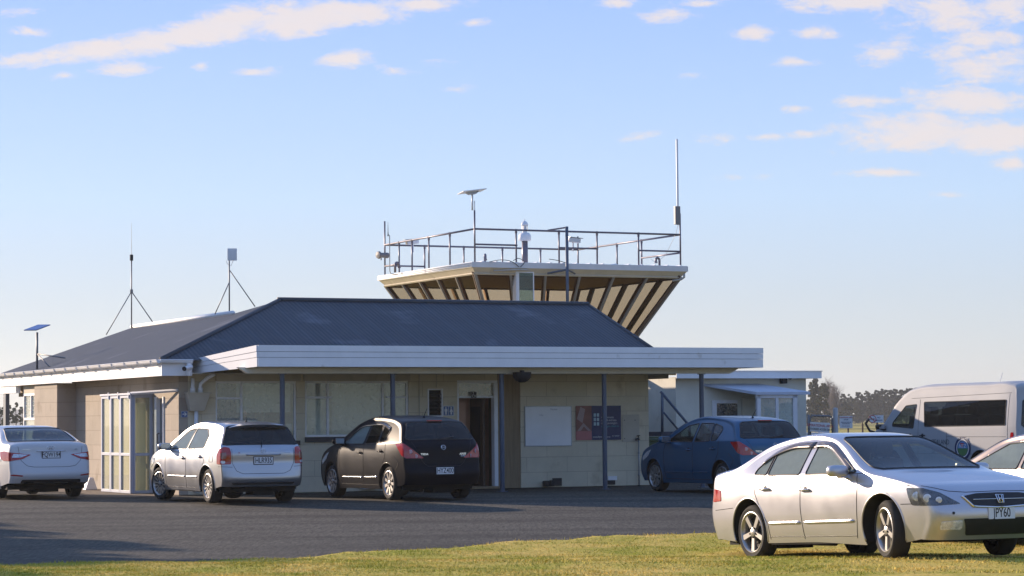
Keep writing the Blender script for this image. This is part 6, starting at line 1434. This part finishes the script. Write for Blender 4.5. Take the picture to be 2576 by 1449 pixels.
# ---------------------------------------------------------------- cars
CARS = [car_accord(), car_corolla(),
 tiida('black hatchback parked between the silver hatchback and the doorway, plate HYZ400', P_BLACK, pose(-2.27, 48.16, 118.3, 0, 0, (1.0, 1.0, 1.035)), 'HYZ400', badge=True),
 tiida('blue hatchback parked in shade in front of the pale annex', P_BLUE, pose(4.24, 50.44, 117.4), None, tinted='carglassmid')]
ps = GD(190, 1250); h_ = R(118)
def car_T_from(pt, local, deg, z=0):
    c, s = math.cos(R(deg)), math.sin(R(deg)); return pose(pt.x-(local[0]*c-local[1]*s), pt.y-(local[0]*s+local[1]*c), deg, z)
sedan2('white sedan seen from behind at the left edge, plate FQW194', P_WHITE, car_T_from(ps, (-1.4, -.82), 118))
sedan2('beige sedan cut off by the right edge behind the silver sedan', P_BEIGE, pose(7.13, 32.5, 118.5, -.2), rear=False)
def build_van():
    d = van(); c = Car('parked_van', 'white high roof passenger van with dark side windows at the right edge', 'van', d, pose(10.72, 58.7, 122))
    # texts on the side facing the camera (left side)
    def at(x, z): y = float(c.S.W(x, z)); return face_T((x, y+.006, z), (-1, 0, 0), (0, 0, 1))
    tx = mat('dark_vinyl_lettering', (.06, .09, .12), .5)
    text_mb('DA ZEALAND', .17, at(-.10, .89), depth=.001, sx=.80).build('side_lettering', tx, c.root); text_mb('ACADEMY', .17, at(-.22, .66), depth=.001, sx=.80).build('side_lettering', tx, c.root)
    T = at(-.98, .75); q = MB(); q.lathe([(0, 0), (.27, 0), (.27, .004)], n=36, T=T); e = q.build('roundel', M['signnavy'], c.root)
    q = MB(); q.lathe([(.185, .005), (.20, .006), (.21, .005)], n=36, T=T); q.build('roundel_ring', M['signwhite'], e)
    q = MB(); q.lathe([(0, .005), (.17, .005)], n=24, T=T, a0=0, a1=math.pi); q.build('roundel_sky', mat('roundel_blue', (.12, .26, .5), .5), e); q = MB(); q.lathe([(0, .005), (.17, .005)], n=24, T=T, a0=math.pi, a1=2*math.pi); q.build('roundel_field', mat('roundel_green', (.08, .22, .07), .5), e)
    text_mb('NTZ', .12, T @ Matrix.Translation((0, .05, .008)), depth=.001).build('roundel_lettering', M['signwhite'], e)
    q = MB(); q.prism([(-.09, -.13), (.0, -.02), (.05, -.12)], .006, .008, T @ Matrix(((1, 0, 0, 0), (0, 0, -1, 0), (0, 1, 0, 0), (0, 0, 0, 1))).inverted() if False else T @ Matrix.Rotation(math.pi/2, 4, 'X')); q.build('roundel_mark', M['signred'], e)
    text_mb('NEW ZEALAND', .055, T @ Matrix.Translation((0, .225, .006)), depth=.001).build('roundel_lettering', M['signwhite'], e)
    c.decal('taillight', [(-2.63, .95), (-2.52, .95), (-2.55, 1.12), (-2.63, 1.12)], 'left', M['red'], .006, step=.04)
    # front corner mirror arm
    q = MB(); q.tube([(2.30, .70, 1.10), (2.42, .86, 1.16), (2.50, .92, 1.34), (2.42, .88, 1.45)], .03, 8); q.build('corner_mirror_arm', M['plastic'], c.root, smooth=True)
    q = MB(); q.tube([(-1.35, .1, 2.26), (-1.45, .1, 2.50)], .008, 6); q.build('roof_aerial', M['whitem'], c.root)
build_van()

# ---------------------------------------------------------------- gate, signs
def build_gate():
    Z = 66.0
    def P(u, v, y=Z): return DP(u, v, y)
    p0 = P(2034, 1045); p1 = P(2096, 1045); g = thing('pipe_gate', 'dark pipe framed mesh gate at the corner of the annex', 'gate', frame((p0.x, Z, 0)))
    w_ = p1.x-p0.x; h = p0.z
    q = MB(); q.tube([(0, 0, .1), (0, 0, h+.02)], .035, 8); q.tube([(.04, 0, .1), (.04, 0, h-.08), (.10, 0, h-.01), (w_-.1, 0, h-.02), (w_-.03, 0, h-.09), (w_-.02, 0, .1)], .025, 8); q.tube([(w_*.55, 0, h-.9), (w_*.55, 0, .1)], .012, 6); q.tube([(.04, 0, .12), (w_-.02, 0, .12)], .025, 6)
    q.build('gate_frame', M['galvd'], g, smooth=True)
    q = MB()
    for k in range(-14, 14):
        for sg in (1, -1):
            x0 = k*.09; pts = [(x0+sg*t*(h-.2), .0, .12+t*(h-.2)) for t in (0, 1)]
            a = np.array(pts); 
            ts = [t for t in np.linspace(0, 1, 40) if 0 < x0+sg*t*(h-.2) < w_]
            if len(ts) > 1: q.tube([(x0+sg*ts[0]*(h-.2), 0, .12+ts[0]*(h-.2)), (x0+sg*ts[-1]*(h-.2), 0, .12+ts[-1]*(h-.2))], .0025, 3)
    q.build('wire_mesh', M['galvd'], g)
    def sign(name, label, u0, v0, u1, v1, y, lines, tilt=0, posts=False, extra=None):
        a, b = P(u0, v0, y), P(u1, v1, y); W_, H_ = b.x-a.x, a.z-b.z
        s = thing(name, label, 'sign', Matrix.Translation((a.x, y-.06, b.z)) @ Matrix.Rotation(R(tilt), 4, 'Y')); lbox(s, 'panel', M['signwhite'], [(0, W_, 0, .02, 0, H_)], bevel=.003)
        for (t, z, sz, m_, sx) in lines: text_mb(t, sz, face_T((W_/2 if not extra else W_*.66, -.003, H_*z), (1, 0, 0), (0, 0, 1)), depth=.001, sx=sx, bold=.001).build('sign_lettering', m_, s)
        if posts:
            q = MB(); q.tube([(W_*.55, .05, H_*.5), (W_*.55, .05, -b.z)], .03, 6); q.build('sign_post', M['wood'], s)
        if extra:
            q = MB(); c0 = (W_*.19, -.004, H_*.5); q.tube([(c0[0]+.10*math.cos(t), c0[1], c0[2]+.10*math.sin(t)) for t in np.linspace(0, 2*math.pi, 22, endpoint=False)], .010, 5, closed=True); q.tube([(c0[0]-.07, c0[1], c0[2]+.07), (c0[0]+.07, c0[1], c0[2]-.07)], .010, 5); q.build('prohibition_ring', M['signred'], s)
            q = MB(); q.box(c0[0]-.06, c0[0]+.06, -.004, .0, c0[2]-.012, c0[2]+.012); q.build('cigarette_symbol', M['plateblack'], s)
        return s
    nv = mat('navy_lettering', (.03, .05, .15), .5)
    sign('operational_area_sign', 'tilted white sign reading OPERATIONAL AREA on the pipe gate', 2036, 1061, 2086, 1085, Z-.05, [('OPERATIONAL AREA', .66, .095, M['signred'], .78), ('AUTHORISED ACCESS ONLY', .28, .075, M['plateblack'], .66)], 4)
    sign('notice_sign', 'white square notice with small text right of the gate post', 2111, 1047, 2144, 1077, Z, [('OPERATIONAL AREA', .88, .045, M['signred'], .8), ('STOP', .70, .05, nv, 1), ('Authorised persons only', .50, .035, nv, .8), ('beyond this point', .38, .035, nv, .8), ('Keep clear of gate', .18, .035, nv, .8)], 0)
    sign('no_smoking_sign', 'white no smoking sign with red ring on a low post near the van', 2187, 1045, 2222, 1063, Z+2, [('NO', .68, .06, nv, .9), ('SMOKING', .30, .055, nv, .8)], 0, True, True)
    p = P(2096, 1040); q = MB(); q.lathe([(.07, -.1), (.07, 1.72), (.06, 1.75), (0, 1.76)], n=16); gp = q.build('gate_post', M['galv'], None, smooth=40, origin=(0, 0, -.1)); gp.location = (p.x+.06, Z, -.1); setp(gp, 'stout grey steel gate post left of the square notice', 'post')
    p2 = P(2130, 1075); q = MB(); q.tube([(-.55, 0, 1.0), (0, 0, 1.02), (.16, 0, .95), (.28, 0, .5), (.28, 0, 0)], .045, 8); o = q.build('bent_barrier_rail', M['galvd'], None, smooth=True, origin=(0, 0, 0)); o.location = (p2.x, Z, 0); setp(o, 'bent dark barrier rail under the square notice', 'rail')
    # farm fence
    for i, (y, lab) in enumerate(((150, 'low wire fence with wooden posts across the near field'), (260, 'distant post and wire fence across the far field'))):
        x0, x1 = y*.118, y*.165; f = thing('field_fence', lab, 'fence', frame((x0, y, 0)), 'wire fences across the field')
        for k in range(9):
            q = MB(); q.box(-.05, .05, -.05, .05, 0, 1.15, Matrix.Translation(((x1-x0)*k/8, 0, 0))); q.build('fence_post', M['wood'], f)
        q = MB(); [q.tube([(0, 0, z), (x1-x0, 0, z)], .012, 4) for z in (.3, .6, .85, 1.05)]; q.build('fence_wire', M['galvd'], f)
    p = P(2050, 1090, 80); bx = thing('blue_equipment_box', 'pale blue covered box on the grass behind the gate', 'box', frame((p.x, 80, 0))); q = MB(); q.box(-.45, .45, -.3, .3, 0, 1.02, bev=.06); q.build('box_cover', mat('pale_blue_cover', (.45, .52, .66), .6), bx, smooth=40)
build_gate()

# ---------------------------------------------------------------- trees and hills
LEAF = {}
def leaf_mat(name, c):
    m = bpy.data.materials.new(name); m.use_nodes = True; N = m.node_tree.nodes; Lk = m.node_tree.links; b = N['Principled BSDF']
    oi = N.new('ShaderNodeTexCoord'); n = N.new('ShaderNodeTexNoise'); n.inputs['Scale'].default_value = .6; Lk.new(oi.outputs['Object'], n.inputs['Vector'])
    mx = N.new('ShaderNodeMix'); mx.data_type = 'RGBA'; Lk.new(n.outputs[0], mx.inputs[0]); mx.inputs[6].default_value = (*[q*.6 for q in c], 1); mx.inputs[7].default_value = (*[q*1.5 for q in c], 1)
    Lk.new(mx.outputs[2], b.inputs['Base Color']); b.inputs['Roughness'].default_value = .9; b.inputs['Specular IOR Level'].default_value = .1; return m
def tree(name, label, x, y, h, rad, kind, m, group=None, seed=0, n=900, z=0.0):
    g = np.random.default_rng(seed); root = thing(name, label, 'tree', frame((x, y, z)), group)
    t = MB(); t.tube([(0, 0, 0), (h*.01, 0, h*.4), (-h*.008, 0, h*.9)], [h*.022, h*.016, h*.005], 7)
    ends = []
    for k in range(14):
        zz = h*(.22+.7*k/14); a = g.uniform(0, 6.28); L_ = rad*(.9 if kind != 'cone' else 1-.8*(zz/h))*g.uniform(.6, 1)
        e = (math.cos(a)*L_, math.sin(a)*L_, zz+L_*.25); t.tube([(0, 0, zz-h*.03), e], [h*.006, h*.002], 4); ends.append(e)
    t.build('trunk', M['bark'], root)
    if kind == 'bare':
        t = MB()
        for k in range(260):
            a = g.uniform(0, 6.28); w1 = g.uniform(-.9, 1); L_ = rad*g.uniform(.5, 1.05)*math.sqrt(1-w1*w1*.95); zz = h*(.60+.36*w1)
            p0 = Vector((0, 0, h*g.uniform(.15, .55)*(1 if w1 > 0 else .6))); p2 = Vector((math.cos(a)*L_, math.sin(a)*L_, zz)); p1 = p0.lerp(p2, .5)+Vector((0, 0, -h*.03))
            t.tube([p0, p1, p2], [.035, .022, .010], 3)
            for j in range(3):
                q = p1.lerp(p2, g.random()); t.tube([q, q+Vector((g.normal(0, .8), g.normal(0, .8), g.uniform(.3, 1.4)))], [.022, .008], 3)
        t.build('crown', M['twig'], root); return root
    cl = []
    for k in range(70 if h > 7 else 34):
        zz = g.uniform(.08, 1.0); prof = (1-zz)**.8*1.05+.05 if kind == 'cone' else math.sqrt(max(.05, 1-((zz-.50)/.54)**2))
        a = g.uniform(0, 6.28); rr = rad*prof*g.uniform(.25, .95); cl.append((math.cos(a)*rr, math.sin(a)*rr, h*zz*.97, rad*g.uniform(.14, .30 if h > 7 else .36)*(.5+.6*prof)))
    cl = np.array(cl); i = g.integers(0, len(cl), n); d = g.normal(0, 1, (n, 3)); d /= np.linalg.norm(d, axis=1)[:, None]; d *= g.random(n)[:, None]**.4
    C_ = cl[i, :3]+d*cl[i, 3:4]*np.array([1, 1, .65]); s = (h*.026 if y > 150 else (.45 if y < 0 else .13))*g.uniform(.6, 1.5, n)
    u = g.normal(0, 1, (n, 3)); u /= np.linalg.norm(u, axis=1)[:, None]; v = np.cross(u, g.normal(0, 1, (n, 3))); v /= np.linalg.norm(v, axis=1)[:, None]
    V = np.stack([C_-u*s[:, None], C_+v*s[:, None]*.8, C_+u*s[:, None], C_-v*s[:, None]*.8], 1).reshape(-1, 3)
    q = MB(); q.v = V.tolist(); q.f = [(4*k, 4*k+1, 4*k+2, 4*k+3) for k in range(n)]
    me = bpy.data.meshes.new('crown'); me.from_pydata(q.v, [], q.f); me.materials.append(m); o = bpy.data.objects.new('crown', me); COL.objects.link(o); o.parent = root
    return root
M['bark'] = mat('bark', (.09, .07, .055), .95); M['twig'] = mat('bare_twigs', (.22, .18, .15), .95)
G1 = leaf_mat('pine_foliage', (.045, .055, .025)); G2 = leaf_mat('olive_foliage', (.075, .075, .028))
def build_trees():
    def at(u, y): d = ray_(u, 1000); return O_.x+d.x*y/d.y
    def hh(v, y, u): return DP(u, v, y).z
    sp = [(2052, 941, 520, 26, 'cone', G1), (2040, 960, 560, 22, 'cone', G2), (2072, 962, 500, 20, 'round', G2), (2085, 948, 540, 24, 'bare', None), (2100, 962, 530, 18, 'bare', None), (2110, 1000, 600, 14, 'round', G2), (2122, 990, 700, 12, 'round', G1),
          (2138, 990, 720, 12, 'round', G1), (2150, 1010, 690, 14, 'round', G2), (2160, 985, 740, 13, 'round', G1), (2168, 990, 700, 12, 'cone', G1), (2180, 982, 730, 12, 'round', G1), (2192, 984, 700, 12, 'round', G1), (2205, 980, 720, 13, 'round', G1),
          (2216, 976, 740, 14, 'round', G1), (2228, 980, 700, 12, 'round', G1), (2240, 980, 710, 13, 'round', G1), (2252, 977, 730, 12, 'round', G1), (2266, 980, 700, 13, 'round', G1), (2280, 976, 720, 12, 'round', G1), (2292, 974, 700, 13, 'round', G1), (2305, 974, 730, 14, 'round', G1), (2320, 980, 710, 16, 'round', G1)]
    words = ['first', 'second', 'third', 'fourth', 'fifth', 'sixth', 'seventh', 'eighth', 'ninth', 'tenth', 'eleventh', 'twelfth', 'thirteenth', 'fourteenth', 'fifteenth', 'sixteenth', 'seventeenth', 'eighteenth']
    labs = {0: 'tallest dark conifer beside the annex with a spiky top', 1: 'olive conifer half hidden by the annex wall', 2: 'rounded olive tree below the bare trees', 3: 'tall bare leafless tree right of the spiky conifer', 4: 'smaller bare tree at the right of the leafless clump'}
    for i, (u, v, y, wpx, kind, m) in enumerate(sp):
        x = at(u, y); h = hh(v, y, u); rad = wpx/6200*y*.85
        lab = labs.get(i, 'dark pine in the distant shelter belt, %s from the annex' % words[max(0, i-5)] if i >= 5 else '')
        tree('pine_tree' if kind != 'bare' else 'bare_tree', lab, x, y, h, rad, kind, m, 'trees beyond the airfield', seed=10+i, n=4200)
    # undergrowth between the trunks
    for j, (u, w_, y) in enumerate(((2045, 60, 560), (2100, 60, 640), (2150, 60, 750), (2200, 60, 755), (2250, 60, 755), (2300, 70, 750))):
        x = at(u, y); tree('shelter_shrub', 'dark shrub mass low in the shelter belt, %s from the annex' % words[j], x, y, hh(1004+4*(j % 2), y, u), w_/6200*y*.75, 'round', G1 if j % 2 else G2, 'shrubs under the shelter belt', seed=50+j, n=4500)
    # left, seen past the porch post
    for j, (u, v, y, wpx) in enumerate(((2, 1020, 300, 22), (22, 1018, 320, 20), (40, 1012, 340, 16), (56, 1022, 330, 16))):
        x = at(u, y); tree('broadleaf_tree', ['leftmost round tree at the left edge past the porch post', 'round tree just right of the porch post', 'taller thin topped tree left of the bay window', 'low tree seen through the bay window'][j], x, y, hh(v, y, u), wpx/6200*y*.8, 'round', G1, 'trees beyond the left porch', seed=80+j, n=1500)
    # off frame shelter trees on the sun side, their shadow falls across the yard corner
    for j, (x, y, h, rad) in enumerate(((-19.9, 41.9, 5.1, 3.2), (-21.9, 45.6, 5.1, 2.9), (-24.2, 49.2, 5.0, 2.8), (-20.6, 38.4, 5.1, 3.1), (-23.0, 41.5, 5.9, 3.4))):
        tree('hedge_tree', ['dense tree west of the car park nearest the building', 'dense tree second from the building', 'dense tree third from the building', 'low dense bush in front of the west trees', 'tall dense tree behind the west row'][j], x, y, h, rad, 'round', G1, 'trees west of the yard', seed=90+j, n=9000)
    # trees across the road behind the photographer: the panes and paintwork mirror them
    for j in range(16):
        x = -52+j*7.2+3*math.sin(j*2.7); y = -48-6*math.sin(j*1.9)
        tree('roadside_tree', 'dense roadside tree across the road behind the camera, %s from the west' % words[j], x, y, 8.5+2.2*math.sin(j*1.3), 5.2, 'round', G1 if j % 3 else G2, 'roadside trees behind the camera', seed=120+j, n=1600)
    q = MB(); xs = np.linspace(-1000, -380, 60); V = []
    for x in xs:
        h = 26+9*math.sin(x*.0107)+4*math.sin(x*.045+1); V += [(x, 3000, -5), (x, 3000, h), (x, 3450, h*.6), (x, 3450, -5)]
    q.add(V, [(4*i+k, 4*i+4+k, 4*i+5+k, 4*i+1+k) for i in range(len(xs)-1) for k in range(3)]); o = q.build('hills', mat('far_hills', (.10, .12, .10), .95), smooth=True); setp(o, kind='structure')
build_trees()

# ---------------------------------------------------------------- haze
def build_haze():
    m = bpy.data.materials.new('haze_air'); m.use_nodes = True; N = m.node_tree.nodes; N.clear()
    v = N.new('ShaderNodeVolumePrincipled'); v.inputs['Color'].default_value = (.90, .93, .95, 1); v.inputs['Density'].default_value = HAZE; v.inputs['Anisotropy'].default_value = .35
    o = N.new('ShaderNodeOutputMaterial'); m.node_tree.links.new(v.outputs[0], o.inputs['Volume'])
    b = MB(); b.box(-1400, 1400, -60, 3500, -6.5, 62); ob = b.build('haze', m, origin=(0, 0, 0)); setp(ob, 'thin pale winter haze over the distant trees and hills', 'haze', kind='stuff')
HAZE = .00022
build_haze()
